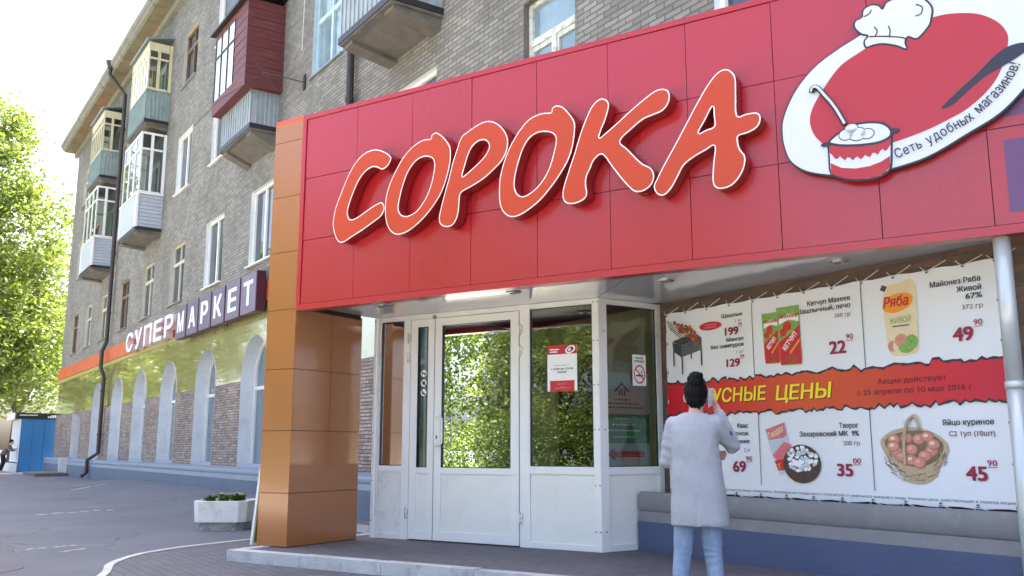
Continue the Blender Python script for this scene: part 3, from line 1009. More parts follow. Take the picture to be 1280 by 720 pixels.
# balconies: the slab is the part, its rail, glazing and roof are sub-parts
def slab(x, hw, d, z0, z1, m=grey_conc):
    mb = MB()
    mb.box(WALL, x - hw, x + hw, 0.0, d, z1 - 0.13, z1, m)
    # tapering underside
    for sx in (-1, 1):
        c = x + sx * (hw - 0.22)
        mb.add([WALL(c - .16, 0, z0 - .1), WALL(c + .16, 0, z0 - .1), WALL(c + .16, 0, z1 - .131), WALL(c - .16, 0, z1 - .131), WALL(c - .16, d * .92, z1 - .20), WALL(c + .16, d * .92, z1 - .20), WALL(c + .16, d * .92, z1 - .131), WALL(c - .16, d * .92, z1 - .131)],
               [(0, 1, 5, 4), (0, 4, 7, 3), (1, 2, 6, 5), (4, 5, 6, 7)], m)
    mb.add([WALL(x - hw + .385, 0, z0 - .02), WALL(x + hw - .385, 0, z0 - .02), WALL(x + hw - .385, d * .85, z1 - .15), WALL(x - hw + .385, d * .85, z1 - .15)], [(0, 1, 2, 3)], m)
    mb.box(WALL, x - hw - .02, x + hw + .02, d + .001, d + .02, z1 - .10, z1 + .02, dark_metal)
    mb.box(WALL, x + hw + .001, x + hw + .02, 0.0, d, z1 - .09, z1 + .018, dark_metal)
    return mb.build('balcony', BLD)
def rail(b, x, hw, d, z0, z1, kind):
    mb = MB()
    if kind == 'siding':
        n = 9
        for k in range(n):
            za = z0 + (z1 - z0) * k / n; zb = z0 + (z1 - z0) * (k + 1) / n - .012
            mb.box(WALL, x - hw + .03, x + hw - .03, d - .05, d + .012 * 1, za, zb, siding)
            mb.box(WALL, x + hw - .029, x + hw + .008, .003, d - .051, za, zb, siding)
            mb.box(WALL, x - hw - .008, x - hw + .029, .003, d - .051, za, zb, siding)
        for cx in (x - hw, x + hw):
            mb.box(WALL, cx - .045, cx + .045, d - .045, d + .03, z0, z1, pvc)
        mb.box(WALL, x - hw - .05, x + hw + .05, d - .055, d + .05, z1, z1 + .05, pvc)
        mb.box(WALL, x + hw - .05, x + hw + .05, .003, d - .056, z1, z1 + .05, pvc)
    else:
        m = {'ribs': rib_sheet, 'green': green_sheet, 'zinc': grey_sheet}[kind]
        mb.box(WALL, x - hw + .02, x + hw - .02, d - .03, d - .01, z0, z1 - .02, m)
        mb.box(WALL, x + hw - .03, x + hw - .01, .003, d - .031, z0, z1 - .02, m)
        mb.box(WALL, x - hw + .01, x - hw + .03, .003, d - .031, z0, z1 - .02, m)
        n = int(hw * 2 / 0.17)
        for k in range(n + 1):
            u = x - hw + .02 + (2 * hw - .04) * k / n
            mb.box(WALL, u - .014, u + .014, d - .0099, d + .012, z0, z1, m)
        for k in range(1, 6):
            u = (d - .03) * k / 6
            mb.box(WALL, x + hw - .0099, x + hw + .012, u - .014, u + .014, z0, z1, m)
        mb.box(WALL, x - hw - .01, x + hw + .01, d - .04, d + .02, z1, z1 + .04, dark_metal if kind == 'ribs' else m)
        mb.box(WALL, x + hw - .04, x + hw + .012, .003, d - .041, z1, z1 + .04, m)
    mb.build('rail', b)
def glazing(b, x, hw, d, z0, z1, m, nf, tz, top=0.0):
    mb = MB(); t = .045
    xs = [x - hw + (2 * hw) * k / nf for k in range(nf + 1)]
    for k, u in enumerate(xs):
        a = max(x - hw, u - t); c = min(x + hw, u + t)
        mb.box(WALL, a, c, d - .05, d, z0, z1, m)
    for za, zb in ((z0, z0 + .07), (tz - .03, tz + .03), (z1 - .07 - top, z1)):
        for k in range(nf):
            mb.box(WALL, min(x + hw, xs[k] + t), max(x - hw, xs[k + 1] - t), d - .048, d - .002, za, zb, m)
        mb.box(WALL, x + hw - .05, x + hw - .001, .12, d - .051, za, zb, m)
        mb.box(WALL, x - hw + .001, x - hw + .05, .12, d - .051, za, zb, m)
    for u in (.004, d * .5):
        mb.box(WALL, x + hw - .051, x + hw, u, u + .09, z0, z1, m)
        mb.box(WALL, x - hw, x - hw + .051, u, u + .09, z0, z1, m)
    mb.build('glazing_frame', b)
    mb = MB()
    mb.quad(WALL, x - hw + .03, x + hw - .03, d - .025, z0 + .05, z1 - .05 - top, glass_side)
    mb.add([WALL(x + hw - .025, .02, z0 + .05), WALL(x + hw - .025, d - .03, z0 + .05), WALL(x + hw - .025, d - .03, z1 - .05 - top), WALL(x + hw - .025, .02, z1 - .05 - top)], [(0, 1, 2, 3)], glass_side)
    mb.build('glass_pane', b)
def broof(b, x, hw, d, z, over, m, slope=.18):
    mb = MB()
    mb.add([WALL(x - hw - over, 0, z + slope), WALL(x + hw + over, 0, z + slope), WALL(x + hw + over, d + over, z), WALL(x - hw - over, d + over, z),
            WALL(x - hw - over, 0, z + slope + .04), WALL(x + hw + over, 0, z + slope + .04), WALL(x + hw + over, d + over, z + .04), WALL(x - hw - over, d + over, z + .04)],
           [(0, 1, 2, 3), (4, 7, 6, 5), (0, 4, 5, 1), (1, 5, 6, 2), (2, 6, 7, 3), (3, 7, 4, 0)], m)
    mb.build('balcony_roof', b)
for xb in (-31.5, -39.05):
    b = slab(xb, 1.27, .80, 7.95, 8.12)
    rail(b, xb, 1.25, .80, 8.12, 9.22, 'siding')
    glazing(b, xb, 1.25, .80, 9.27, 11.32, pvc, 3, 10.75)
    b = slab(xb, 1.27, .76, 11.55, 11.75)
    rail(b, xb, 1.25, .76, 11.75, 12.75, 'green')
    glazing(b, xb, 1.25, .76, 12.8, 14.45, yellow_wood, 6, 13.9, top=.22)
    broof(b, xb, 1.25, .76, 14.5, .1, grey_sheet)
# things stored behind the glass of the upper far balcony are not legible; none built
xb = -20.62
b = slab(xb, 1.10, .66, 7.98, 8.34)
rail(b, xb, 1.08, .66, 8.34, 9.22, 'ribs')
mb = MB()
hw, d = 1.26, .88
z0, z1 = 9.22, 11.28
nb = 18
for k in range(nb):
    za = z0 + (z1 - z0) * k / nb; zb = z0 + (z1 - z0) * (k + 1) / nb - .006
    jit = .004 * math.sin(k * 3.3)
    mb.box(WALL, xb + hw - .03, xb + hw + jit, .003, d - .031, za, zb, red_wood)
    mb.box(WALL, xb - hw, xb - hw + .03, .003, d - .031, za, zb, red_wood)
    mb.box(WALL, xb + .32, xb + hw - .031, d - .03, d + jit, za, zb, red_wood)
mb.box(WALL, xb - hw + .0, xb + .31, d - .03, d, z0, z0 + .30, red_wood)
mb.box(WALL, xb - hw + .0, xb + .31, d - .03, d, z1 - .16, z1, red_wood)
mb.box(WALL, xb - hw, xb - hw + .07, d - .03, d, z0 + .301, z1 - .161, red_wood)
mb.box(WALL, xb + hw - .03, xb + hw + .008, d - .03, d + .008, z0, z1, red_wood)
mb.box(WALL, xb - hw, xb + hw, .003, d - .001, z0 - .05, z0 - .002, red_wood)
mb.build('wooden_enclosure', b)
mb = MB()
fz0, fz1 = z0 + .30, z1 - .16
for u in (xb - hw + .07, xb - .72, xb - .2, xb + .31):
    mb.box(WALL, u - .025, u + .025, d - .025, d + .012, fz0, fz1, dark_metal)
mb.box(WALL, xb - hw + .095, xb + .285, d - .024, d + .01, fz1 - .52, fz1 - .47, dark_metal)
mb.build('glazing_frame', b)
mb = MB()
mb.quad(WALL, xb - hw + .07, xb + .31, d - .012, fz0, fz1, mat('bright_glass', (214, 222, 230), 0.05, spec=0.8, var=0.08, vscale=2))
mb.build('glass_pane', b)
broof(b, xb, hw, d, 11.28, .12, dark_metal, .12)
b = slab(xb, 1.10, .7, 11.6, 11.82)
rail(b, xb, 1.08, .68, 11.82, 12.75, 'zinc')
xb = -12.95
b = slab(xb, .98, .94, 7.86, 8.10)
rail(b, xb, .96, .93, 8.10, 9.1, 'ribs')
b = slab(xb, .98, .94, 11.5, 11.75)
rail(b, xb, .96, .93, 11.75, 12.7, 'ribs')
# washing-line bracket beside the enclosed balcony
mb = MB()
q = (-17.95, YW - .02, 8.92)
mb.box(WALL, -18.02, -17.9, 0, .03, 8.75, 9.1, dark_metal)
mb.tube([q, (-18.55, YW - .75, 9.2)], .014, dark_metal, 6)
mb.tube([(-18.35, YW - .45, 8.75), (-18.7, YW - .95, 9.6)], .01, dark_metal, 6)
mb.tube([(-18.5, YW - .7, 9.18), (-20.3, YW - 1.1, 9.1), (-22.4, YW - 1.15, 9.05)], .008, dark_metal, 5)
mb.tube([(-18.1, YW - .05, 9.7), (-18.05, YW - .05, 11.4)], .006, rope_m, 5)
mb.build('line_bracket', BLD)

# ================================================================== SUPERMARKET SIGN on the far wall
SG = thing('supermarket_sign', 'row of loose white letters and purple letter boxes above the arched windows', 'sign', (-26, YW, 4.3))
SF = Fr((0, YW, 0), (1, 0, 0), (0, -1, 0))
for k, ch in enumerate('СУПЕР'):
    x0 = -32.65 + 1.28 * k
    vs, fs, lps = glyphs(ch)
    a = min(v[0] for v in vs); bb = max(v[0] for v in vs); lo = min(v[1] for v in vs); hi = max(v[1] for v in vs)
    mb = MB()
    for q, (dx, dz) in enumerate(((-.022, -.018), (.022, .018), (-.022, .018), (.022, -.018))):
        fx = lambda v: x0 + .022 + dx + (v[0] - a) / (bb - a) * .936
        fz = lambda v: 4.298 + dz + (v[1] - lo) / (hi - lo) * .604
        mb.add([SF(fx(v), .34 + .0006 * q + .0001 * v[2], fz(v)) for v in vs], fs, sign_white)
        if q < 2:
            mb.rim(SF, [[(fx(p), fz(p)) for p in l] for l in lps], .13 + .0006 * q, .34 + .0006 * q, sign_pink)
    mb.build('letter', SG)
for k, ch in enumerate('МАРКЕТ'):
    x0 = -26.2 + 1.135 * k
    mb = MB()
    mb.box(SF, x0, x0 + 1.03, .13, .33, 4.1, 5.0, sign_dark)
    mb.box(SF, x0 + .005, x0 + 1.025, .33, .35, 4.105, 4.995, sign_purple)
    bx = mb.build('letter_box', SG)
    mb = MB()
    put_text(mb, SF, ch, x0 + .2, x0 + .84, 4.27, .56, .356, sign_white, bold=.035)
    mb.build('letter', bx)

# ================================================================== SHOP PORTAL
PT = thing('shop_portal', 'red panelled shop front canopy on a bronze clad column over the entrance', 'canopy', tuple(P0))
ULEN = 8.0
def wall_u(w):        # where a line parallel to the fascia at offset w meets the wall
    return (YW - 0.02 - P0.y - PN.y * w) / PU.y
# fascia backing (deep box back to the wall)
mb = MB()
pts = [PORT(0.0, -.03, 0), PORT(wall_u(-.03), -.03, 0)]
back = Vector((P0.x - 0.0, YW - .01, 0))
poly = [(pts[0].x, pts[0].y), (pts[1].x, pts[1].y), (PORT(-.02, -1.06, 0).x + (YW - .02 - PORT(-.02, -1.06, 0).y) * 0 - 0.0, YW - .02), (PORT(0, -1.06, 0).x, PORT(0, -1.06, 0).y)]
mb.zprism(poly, 2.66, 4.70, gap_m)
mb.build('canopy_body', PT)
# red cassettes
mb = MB()
us = [0.06] + [0.06 + 0.7355 * k for k in range(1, 12)]
zs = [(2.645, 3.335), (3.341, 4.028), (4.034, 4.712)]
for i in range(len(us) - 1):
    for j, (za, zb) in enumerate(zs):
        ub = min(us[i + 1] - .006, wall_u(0) - .02)
        if ub <= us[i]: continue
        t = rnd.uniform(-.0022, .0022); s_ = rnd.uniform(-.0022, .0022)
        vs = []
        for w in (-.029, 0.0):
            for (a, b, da) in ((us[i], za, -t - s_), (ub, za, t - s_), (ub, zb, t + s_), (us[i], zb, -t + s_)):
                vs.append(PORT(a, w + (da if w == 0 else 0), b))
        mb.add(vs, [(0, 3, 2, 1), (4, 5, 6, 7), (0, 1, 5, 4), (1, 2, 6, 5), (2, 3, 7, 6), (3, 0, 4, 7)], red_panel)
mb.build('fascia_panels', PT)
mb = MB()
ue = wall_u(0.01) - .02
mb.box(PORT, 0.0, ue, -.03, .012, 4.716, 4.765, red_trim)
mb.box(PORT, 0.0, ue, -.12, .012, 2.575, 2.639, red_trim)
mb.box(PORT, 0.0, .054, -.03, .012, 2.6395, 4.7155, red_trim)
mb.box(PORT, -.43, -.003, -.6, .0, 4.725, 4.775, orange_trim)
mb.build('edge_trim', PT)
mb = MB()
mb.quad(PORT, 6.775, 7.75, .0035, 2.725, 3.245, purple_print)
mb.quad(PORT, 6.70, 7.75, .0035, 3.415, 4.0, purple_print)
mb.build('purple_square', PT)
# column
mb = MB()
mb.box(PORT, -.424, -.006, -1.05, -.006, .113, 4.70, orange_gap)
def cas(f, a, b, za, zb):
    f(a + .003, b - .003, za + .003, zb - .003)
zj = [.118, .66, 1.305, 1.955, 2.60, 3.24, 3.87, 4.51, 4.725]
for k in range(len(zj) - 1):
    mb.box(PORT, -.43, .0, -.0055, .004, zj[k] + .003, zj[k + 1] - .003, orange_cas)
    if zj[k] < 2.6:
        if 1.3 < zj[k] < 2.6 :
            mb.box(PORT, -.0055, .0025, -.565, -.006, zj[k] + .003, zj[k + 1] - .003, orange_cas)
            mb.box(PORT, -.0055, .0025, -1.06, -.571, zj[k] + .003, zj[k + 1] - .003, orange_cas)
        else:
            mb.box(PORT, -.0055, .0025, -1.06, -.006, zj[k] + .003, zj[k + 1] - .003, orange_cas)
    mb.box(PORT, -.436, -.4245, -1.06, -.006, zj[k] + .003, zj[k + 1] - .003, orange_cas)
mb.box(PORT, -.43, .0, -1.068, -1.051, .12, 2.62, orange_cas)
mb.build('column', PT)
# soffit: two panels with a dark joint between
def xy(v): return (v.x, v.y)
mb = MB()
vc = VEST(0, .03, 0)
f1 = PORT(3.95, -.12, 0)
soA = [xy(PORT(.004, -.12, 0)), xy(f1), xy(VEST(-.02, .0, 0)), xy(VEST(-2.0, -.6, 0)), (-9.9, YW - .05), (-10.4, YW - .05), xy(PORT(-.02, -1.08, 0)), xy(PORT(.004, -1.06, 0))]
f2 = PORT(3.97, -.12, 0)
soB = [xy(f2), xy(PORT(wall_u(-.12) - .1, -.12, 0)), (-7.0, YW - .03), xy(VEST(.0, -.5, 0)), xy(VEST(0, 0.0, 0))]
mb.zprism(soA, 2.648, 2.655, soffit_m)
mb.zprism(soB, 2.648, 2.655, soffit_m)
mb.build('soffit', PT)
for (x, y) in ((-8.88, 4.36), (-7.36, 5.03), (-6.05, 5.84), (-4.6, 6.42)):
    mb = MB()
    ring = lambda r_, z: [(x + r_ * math.cos(2 * math.pi * k / 20), y + r_ * math.sin(2 * math.pi * k / 20), z) for k in range(20)]
    for (ra, za), (rb, zb) in (((.075, 2.647), (.075, 2.634)), ((.075, 2.634), (.05, 2.632)), ((.05, 2.632), (.045, 2.645))):
        mb.add(ring(ra, za) + ring(rb, zb), [(k, (k + 1) % 20, 20 + (k + 1) % 20, 20 + k) for k in range(20)], chrome)
    mb.poly(ring(.045, 2.6445), mat('lamp_glass', (120, 120, 116), 0.2))
    mb.build('downlight', PT)
# steel post at the far end
mb = MB()
pp = PORT(6.70, -.10, 0)
mb.tube([(pp.x, pp.y, -.02), (pp.x, pp.y, 1.52)], .058, steel, 20)
mb.tube([(pp.x, pp.y, 1.52), (pp.x, pp.y, 1.57)], .064, steel, 20)
mb.tube([(pp.x, pp.y, 1.57), (pp.x, pp.y, 2.646)], .057, steel, 20)
mb.tube([(pp.x, pp.y, 2.60), (pp.x, pp.y, 2.647)], .072, steel, 20)
mb.build('support_post', PT, smooth=True)

# ------------------------------------------------------------------ shop name letters
LOOPS = {
 'C': [[(0.623, 3.429), (0.649, 3.575), (0.708, 3.709), (0.767, 3.826), (0.837, 3.949), (0.918, 4.044), (1.031, 4.117), (1.166, 4.133), (1.29, 4.088), (1.373, 4.024), (1.38, 3.982), (1.335, 3.924), (1.265, 3.903), (1.193, 3.94), (1.11, 3.945), (1.019, 3.894), (0.948, 3.814), (0.889, 3.707), (0.841, 3.598), (0.823, 3.518), (0.84, 3.458), (0.879, 3.433), (0.962, 3.449), (1.064, 3.493), (1.165, 3.535), (1.266, 3.561), (1.304, 3.524), (1.309, 3.475), (1.271, 3.416), (1.171, 3.365), (1.03, 3.302), (0.887, 3.247), (0.793, 3.209), (0.73, 3.209), (0.685, 3.247), (0.645, 3.326)]],
 'O1': [[(1.32, 3.449), (1.325, 3.593), (1.371, 3.731), (1.438, 3.85), (1.533, 3.98), (1.629, 4.06), (1.726, 4.107), (1.802, 4.122), (1.879, 4.116), (1.884, 4.146), (1.916, 4.165), (1.954, 4.164), (2.03, 4.107), (2.096, 4.024), (2.121, 3.957), (2.117, 3.833), (2.082, 3.698), (2.029, 3.567), (1.948, 3.455), (1.837, 3.346), (1.725, 3.268), (1.612, 3.212), (1.515, 3.196), (1.446, 3.21), (1.386, 3.257), (1.343, 3.334)],
        [(1.492, 3.473), (1.514, 3.597), (1.559, 3.734), (1.615, 3.837), (1.691, 3.913), (1.768, 3.943), (1.844, 3.939), (1.902, 3.909), (1.927, 3.849), (1.914, 3.741), (1.879, 3.621), (1.815, 3.505), (1.722, 3.409), (1.627, 3.375), (1.569, 3.377), (1.519, 3.406)]],
 'P': [[(1.992, 3.283), (2.005, 3.369), (2.045, 3.505), (2.095, 3.656), (2.145, 3.826), (2.196, 3.959), (2.246, 4.066), (2.318, 4.106), (2.421, 4.149), (2.502, 4.168), (2.582, 4.161), (2.672, 4.109), (2.741, 4.026), (2.774, 3.934), (2.761, 3.841), (2.712, 3.755), (2.624, 3.684), (2.505, 3.609), (2.365, 3.553), (2.253, 3.514), (2.233, 3.459), (2.224, 3.356), (2.204, 3.272), (2.154, 3.209), (2.081, 3.198), (2.018, 3.227)],
       [(2.261, 3.674), (2.291, 3.774), (2.331, 3.882), (2.382, 3.953), (2.452, 3.989), (2.523, 3.98), (2.563, 3.929), (2.548, 3.87), (2.494, 3.81), (2.404, 3.747), (2.313, 3.692)]],
 'O2': [[(2.677, 3.509), (2.691, 3.615), (2.732, 3.745), (2.794, 3.871), (2.876, 3.984), (2.978, 4.082), (3.069, 4.119), (3.148, 4.127), (3.233, 4.117), (3.243, 4.151), (3.286, 4.171), (3.354, 4.143), (3.42, 4.067), (3.472, 3.977), (3.471, 3.872), (3.445, 3.737), (3.396, 3.623), (3.318, 3.514), (3.221, 3.407), (3.104, 3.303), (2.965, 3.226), (2.865, 3.195), (2.784, 3.206), (2.713, 3.27), (2.681, 3.364)],
        [(2.845, 3.483), (2.855, 3.589), (2.896, 3.726), (2.947, 3.843), (3.018, 3.921), (3.108, 3.949), (3.206, 3.934), (3.268, 3.892), (3.279, 3.828), (3.253, 3.718), (3.203, 3.585), (3.124, 3.475), (3.025, 3.402), (2.936, 3.375), (2.875, 3.407)]],
 'K': [[(3.342, 3.327), (3.358, 3.411), (3.407, 3.542), (3.465, 3.688), (3.524, 3.852), (3.582, 3.981), (3.64, 4.083), (3.706, 4.136), (3.761, 4.137), (3.802, 4.102), (3.809, 4.049), (3.776, 3.943), (3.737, 3.864), (3.712, 3.788), (3.773, 3.819), (3.883, 3.888), (4.01, 3.974), (4.134, 4.05), (4.24, 4.104), (4.308, 4.109), (4.359, 4.083), (4.374, 4.025), (4.355, 3.962), (4.303, 3.914), (4.217, 3.893), (4.13, 3.873), (4.023, 3.81), (3.911, 3.72), (3.984, 3.631), (4.102, 3.494), (4.17, 3.449), (4.206, 3.402), (4.213, 3.344), (4.182, 3.283), (4.113, 3.245), (4.044, 3.249), (3.993, 3.288), (3.907, 3.393), (3.821, 3.516), (3.737, 3.631), (3.659, 3.594), (3.621, 3.524), (3.583, 3.453), (3.577, 3.377), (3.586, 3.307), (3.562, 3.26), (3.487, 3.232), (3.412, 3.234), (3.36, 3.264)]],
 'A': [[(4.208, 3.274), (4.24, 3.338), (4.306, 3.448), (4.398, 3.588), (4.491, 3.735), (4.583, 3.882), (4.674, 4.018), (4.754, 4.113), (4.815, 4.155), (4.874, 4.155), (4.922, 4.11), (4.941, 4.046), (4.938, 3.911), (4.939, 3.747), (5.012, 3.747), (5.093, 3.741), (5.126, 3.704), (5.117, 3.648), (5.078, 3.606), (5.013, 3.585), (4.943, 3.573), (4.938, 3.524), (4.951, 3.464), (4.989, 3.399), (4.98, 3.318), (4.941, 3.242), (4.874, 3.179), (4.791, 3.161), (4.734, 3.184), (4.715, 3.246), (4.725, 3.378), (4.743, 3.526), (4.671, 3.505), (4.568, 3.464), (4.48, 3.41), (4.425, 3.326), (4.37, 3.24), (4.315, 3.189), (4.271, 3.182), (4.227, 3.211)],
       [(4.613, 3.662), (4.673, 3.76), (4.739, 3.863), (4.746, 3.78), (4.746, 3.695), (4.678, 3.677)]],
}
NM = thing('shop_name_sign', 'large slanted orange red letters with white edges on the red fascia', 'sign', tuple(PORT(2.8, .02, 3.2)))
for key in ('C', 'O1', 'P', 'O2', 'K', 'A'):
    lo = [smooth_loop(l, 4) for l in LOOPS[key]]
    sm_ = [inset(lo[0], .006)] + [inset(l, -.004) for l in lo[1:]]
    mb = MB()
    mb.flat(PORT, lo, .026, letter_side)
    mb.rim(PORT, lo, .026, .146, letter_side)
    mb.flat(PORT, lo, .1465, white_edge)
    L = mb.build('letter', NM)
    mb = MB()
    fl = [inset(lo[0], .011)] + [inset(l, -.011) for l in lo[1:]]
    mb.flat(PORT, fl, .1500, letter_face)
    mb.build('letter_face', L)

# ------------------------------------------------------------------ oval emblem (its bird mascot is left out)
EM = [(5.263, 3.535), (5.279, 3.683), (5.383, 3.887), (5.54, 4.05), (5.727, 4.158), (5.896, 4.233), (6.105, 4.354), (6.334, 4.452), (6.609, 4.532), (6.916, 4.522), (7.151, 4.403), (7.274, 4.189), (7.244, 3.963), (7.118, 3.762), (6.933, 3.553), (6.774, 3.411), (6.565, 3.304), (6.296, 3.18), (6.033, 3.128), (5.825, 3.106), (5.608, 3.153), (5.432, 3.214), (5.321, 3.309), (5.278, 3.421)]
EMR = [(6.4, 4.232), (6.533, 4.228), (6.686, 4.187), (6.797, 4.109), (6.859, 4.015), (6.865, 3.911), (6.8, 3.718), (6.704, 3.591), (6.58, 3.497), (6.473, 3.447), (6.257, 3.374), (5.98, 3.327), (5.667, 3.358), (5.542, 3.451), (5.489, 3.577), (5.508, 3.703), (5.607, 3.858), (5.735, 4.005), (5.887, 4.086), (6.15, 4.195)]
HAT = [(5.933, 4.112), (5.924, 4.163), (5.952, 4.2), (5.905, 4.227), (5.861, 4.288), (5.87, 4.34), (5.918, 4.36), (5.933, 4.415), (5.986, 4.44), (6.043, 4.421), (6.069, 4.385), (6.1, 4.431), (6.167, 4.445), (6.223, 4.44), (6.305, 4.428), (6.365, 4.38), (6.405, 4.306), (6.394, 4.225), (6.372, 4.168), (6.29, 4.094), (6.229, 4.124), (6.207, 4.083), (6.213, 4.029), (6.142, 4.074), (6.051, 4.111), (5.985, 4.116)]
POT = [(5.621, 3.415), (5.617, 3.278), (5.618, 3.194), (5.645, 3.152), (5.739, 3.107), (5.833, 3.086), (5.927, 3.086), (6.003, 3.11), (6.042, 3.154), (6.055, 3.285), (6.062, 3.396)]
RIM = [(5.621, 3.415), (5.683, 3.467), (5.763, 3.505), (5.841, 3.521), (5.955, 3.51), (6.027, 3.479), (6.065, 3.427), (6.054, 3.377), (5.981, 3.349), (5.869, 3.349), (5.755, 3.363), (5.669, 3.385)]
SWO = [(6.41, 3.532), (6.522, 3.63), (6.65, 3.732), (6.777, 3.843), (6.864, 3.892), (6.962, 3.897), (6.982, 3.843), (6.888, 3.787), (6.802, 3.747), (6.698, 3.701), (6.572, 3.609), (6.48, 3.538)]
EMB = thing('oval_emblem', 'white oval sign with a red field, cooking pot and slogan on the fascia', 'sign', tuple(PORT(6.2, .02, 3.2)))
emo = smooth_loop(EM, 5)
mb = MB()
mb.prism(PORT, [emo], .02, .075, emb_dark)
mb.flat(PORT, [inset(emo, .012)], .0775, emb_white)
mb.build('oval_plate', EMB)
mb = MB()
mb.flat(PORT, [smooth_loop(EMR, 5)], .0805, emb_red)
mb.build('red_field', EMB)
mb = MB()
h = smooth_loop(HAT, 4)
mb.prism(PORT, [inset(h, -.008)], .078, .0825, emb_dark)
mb.flat(PORT, [inset(h, .006)], .0850, emb_white)
for a in ([(6.0, 4.18), (6.02, 4.22), (6.0, 4.26)], [(6.1, 4.15), (6.11, 4.2), (6.1, 4.24)], [(6.3, 4.36), (6.34, 4.33), (6.33, 4.28), (6.29, 4.27)], [(5.93, 4.36), (5.97, 4.37), (5.99, 4.40)], [(5.96, 4.19), (6.05, 4.17), (6.18, 4.13), (6.22, 4.1)]):
    mb.tube([PORT(p[0], .0865, p[1]) for p in smooth_loop(a, 4, False)], .005, emb_dark, 5)
mb.build('cook_hat', EMB)
mb = MB()
sw = smooth_loop(SWO, 4)
mb.flat(PORT, [sw], .0835, emb_dark)
mb.build('dark_stroke', EMB)
mb = MB()
po = smooth_loop(POT + [(6.03, 3.36), (5.85, 3.34), (5.66, 3.38)], 4)
mb.prism(PORT, [inset(po, -.010)], .078, .086, emb_dark)
mb.flat(PORT, [inset(po, .004)], .0885, emb_white)
band = [(5.622, 3.17)] + [(5.645, 3.152), (5.739, 3.107), (5.833, 3.088), (5.927, 3.088), (6.003, 3.112), (6.040, 3.152)] + [(6.046, 3.235), (5.98, 3.20), (5.9, 3.18), (5.8, 3.178), (5.7, 3.20), (5.624, 3.25)]
mb.flat(PORT, [band], .0910, emb_red)
top = [(5.622, 3.41), (5.622, 3.33)] + [(5.622 + .43 * k / 24, 3.300 - .045 * math.sin(math.pi * k / 24) + .016 * math.sin(k * 1.9)) for k in range(1, 24)] + [(6.056, 3.32), (6.062, 3.40)] + [(6.03, 3.36), (5.95, 3.345), (5.85, 3.34), (5.75, 3.355), (5.66, 3.385)]
mb.flat(PORT, [top], .0912, emb_red)
ri = smooth_loop(RIM, 4)
mb.prism(PORT, [inset(ri, -.008)], .0885, .0920, emb_dark)
mb.flat(PORT, [inset(ri, .010)], .0940, emb_white)
for c, r_ in (((5.75, 3.45), .05), ((5.83, 3.44), .06), ((5.9, 3.43), .045), ((5.79, 3.49), .045)):
    mb.disc(PORT, c[0], .0952, c[1], r_ + .007, r_ * .8 + .007, emb_dark)
    mb.disc(PORT, c[0], .0965, c[1], r_, r_ * .8, emb_white)
for q in ((5.60, 3.40), (6.085, 3.42)):
    mb.disc(PORT, q[0], .0930, q[1], .04, .018, emb_dark)
mb.build('cooking_pot', EMB)
mb = MB()
lad = smooth_loop([(5.516, 3.835), (5.530, 3.868), (5.567, 3.856), (5.613, 3.787), (5.659, 3.717), (5.703, 3.633), (5.747, 3.53)], 5, False)
mb.tube([PORT(p[0], .098, p[1]) for p in lad], .021, emb_dark, 8)
mb.tube([PORT(p[0], .108, p[1]) for p in lad], .013, emb_white, 8)
mb.build('ladle', EMB)
mb = MB()
arc = smooth_loop([(6.085, 3.205), (6.221, 3.247), (6.319, 3.278), (6.465, 3.341), (6.582, 3.390), (6.650, 3.440), (6.732, 3.505), (6.82, 3.585), (6.883, 3.665), (6.93, 3.75)], 12, False)
cum = [0]
for i in range(1, len(arc)):
    cum.append(cum[-1] + math.hypot(arc[i][0] - arc[i - 1][0], arc[i][1] - arc[i - 1][1]))
def on_arc(s_):
    for i in range(1, len(arc)):
        if cum[i] >= s_ or i == len(arc) - 1:
            t = (s_ - cum[i - 1]) / (cum[i] - cum[i - 1])
            a, b = arc[i - 1], arc[i]
            return a[0] + (b[0] - a[0]) * t, a[1] + (b[1] - a[1]) * t, math.atan2(b[1] - a[1], b[0] - a[0])
slogan = 'Сеть удобных магазинов!'
adv = []
for ch in slogan:
    if ch == ' ':
        adv.append(.42)
    else:
        vs, fs, _l = glyphs(ch)
        adv.append(max(v[0] for v in vs) - min(v[0] for v in vs) + .13)
cap = .075
kk = cum[-1] / sum(adv)
pos = 0
for ch, a in zip(slogan, adv):
    if ch != ' ':
        x, z, an = on_arc((pos + a / 2) * kk)
        sc = kk / (cap / CAP)
        put_rot(mb, PORT, ch, x - math.sin(an) * cap * .5, z + math.cos(an) * cap * .5, cap, an, .0845, emb_dark, bold=.008, xs=min(1.15, sc))
    pos += a
mb.build('slogan', EMB)

# ================================================================== GLAZED ENTRANCE VESTIBULE
VB = thing('entrance_vestibule', 'white plastic framed glass entrance lobby with double doors under the canopy', 'entrance', tuple(VEST(-1.5, 0, .112)))
ZB, ZT = .114, 2.645
mb = MB()
W0, W1 = -.06, 0.0
def vbox(a, b, za, zb, m=pvc, w0=W0, w1=W1):
    mb.box(VEST, a, b, w0, w1, za, zb, m)
vbox(-2.97, -2.865, ZB, ZT, pvc_dirty, -.06, .004)
vbox(-2.525, -2.425, ZB, ZT)
vbox(-.945, -.825, ZB, ZT)
vbox(-.075, 0.0, ZB, ZT, pvc, -.06, .006)
vbox(-2.864, -2.526, ZT - .055, ZT); vbox(-2.424, -.946, ZT - .055, ZT); vbox(-.824, -.076, ZT - .055, ZT)
vbox(-2.864, -2.526, ZB, ZB + .06, pvc_dirty); vbox(-.824, -.076, ZB, ZB + .06)
vbox(-2.864, -2.526, .86, .925); vbox(-.824, -.076, .86, .935)
SL = YW - .01 - V0.y
def sbox(a, b, za, zb, m=pvc, w0=-.06, w1=.0):
    mb.box(SIDE, a, b, w0, w1, za, zb, m)
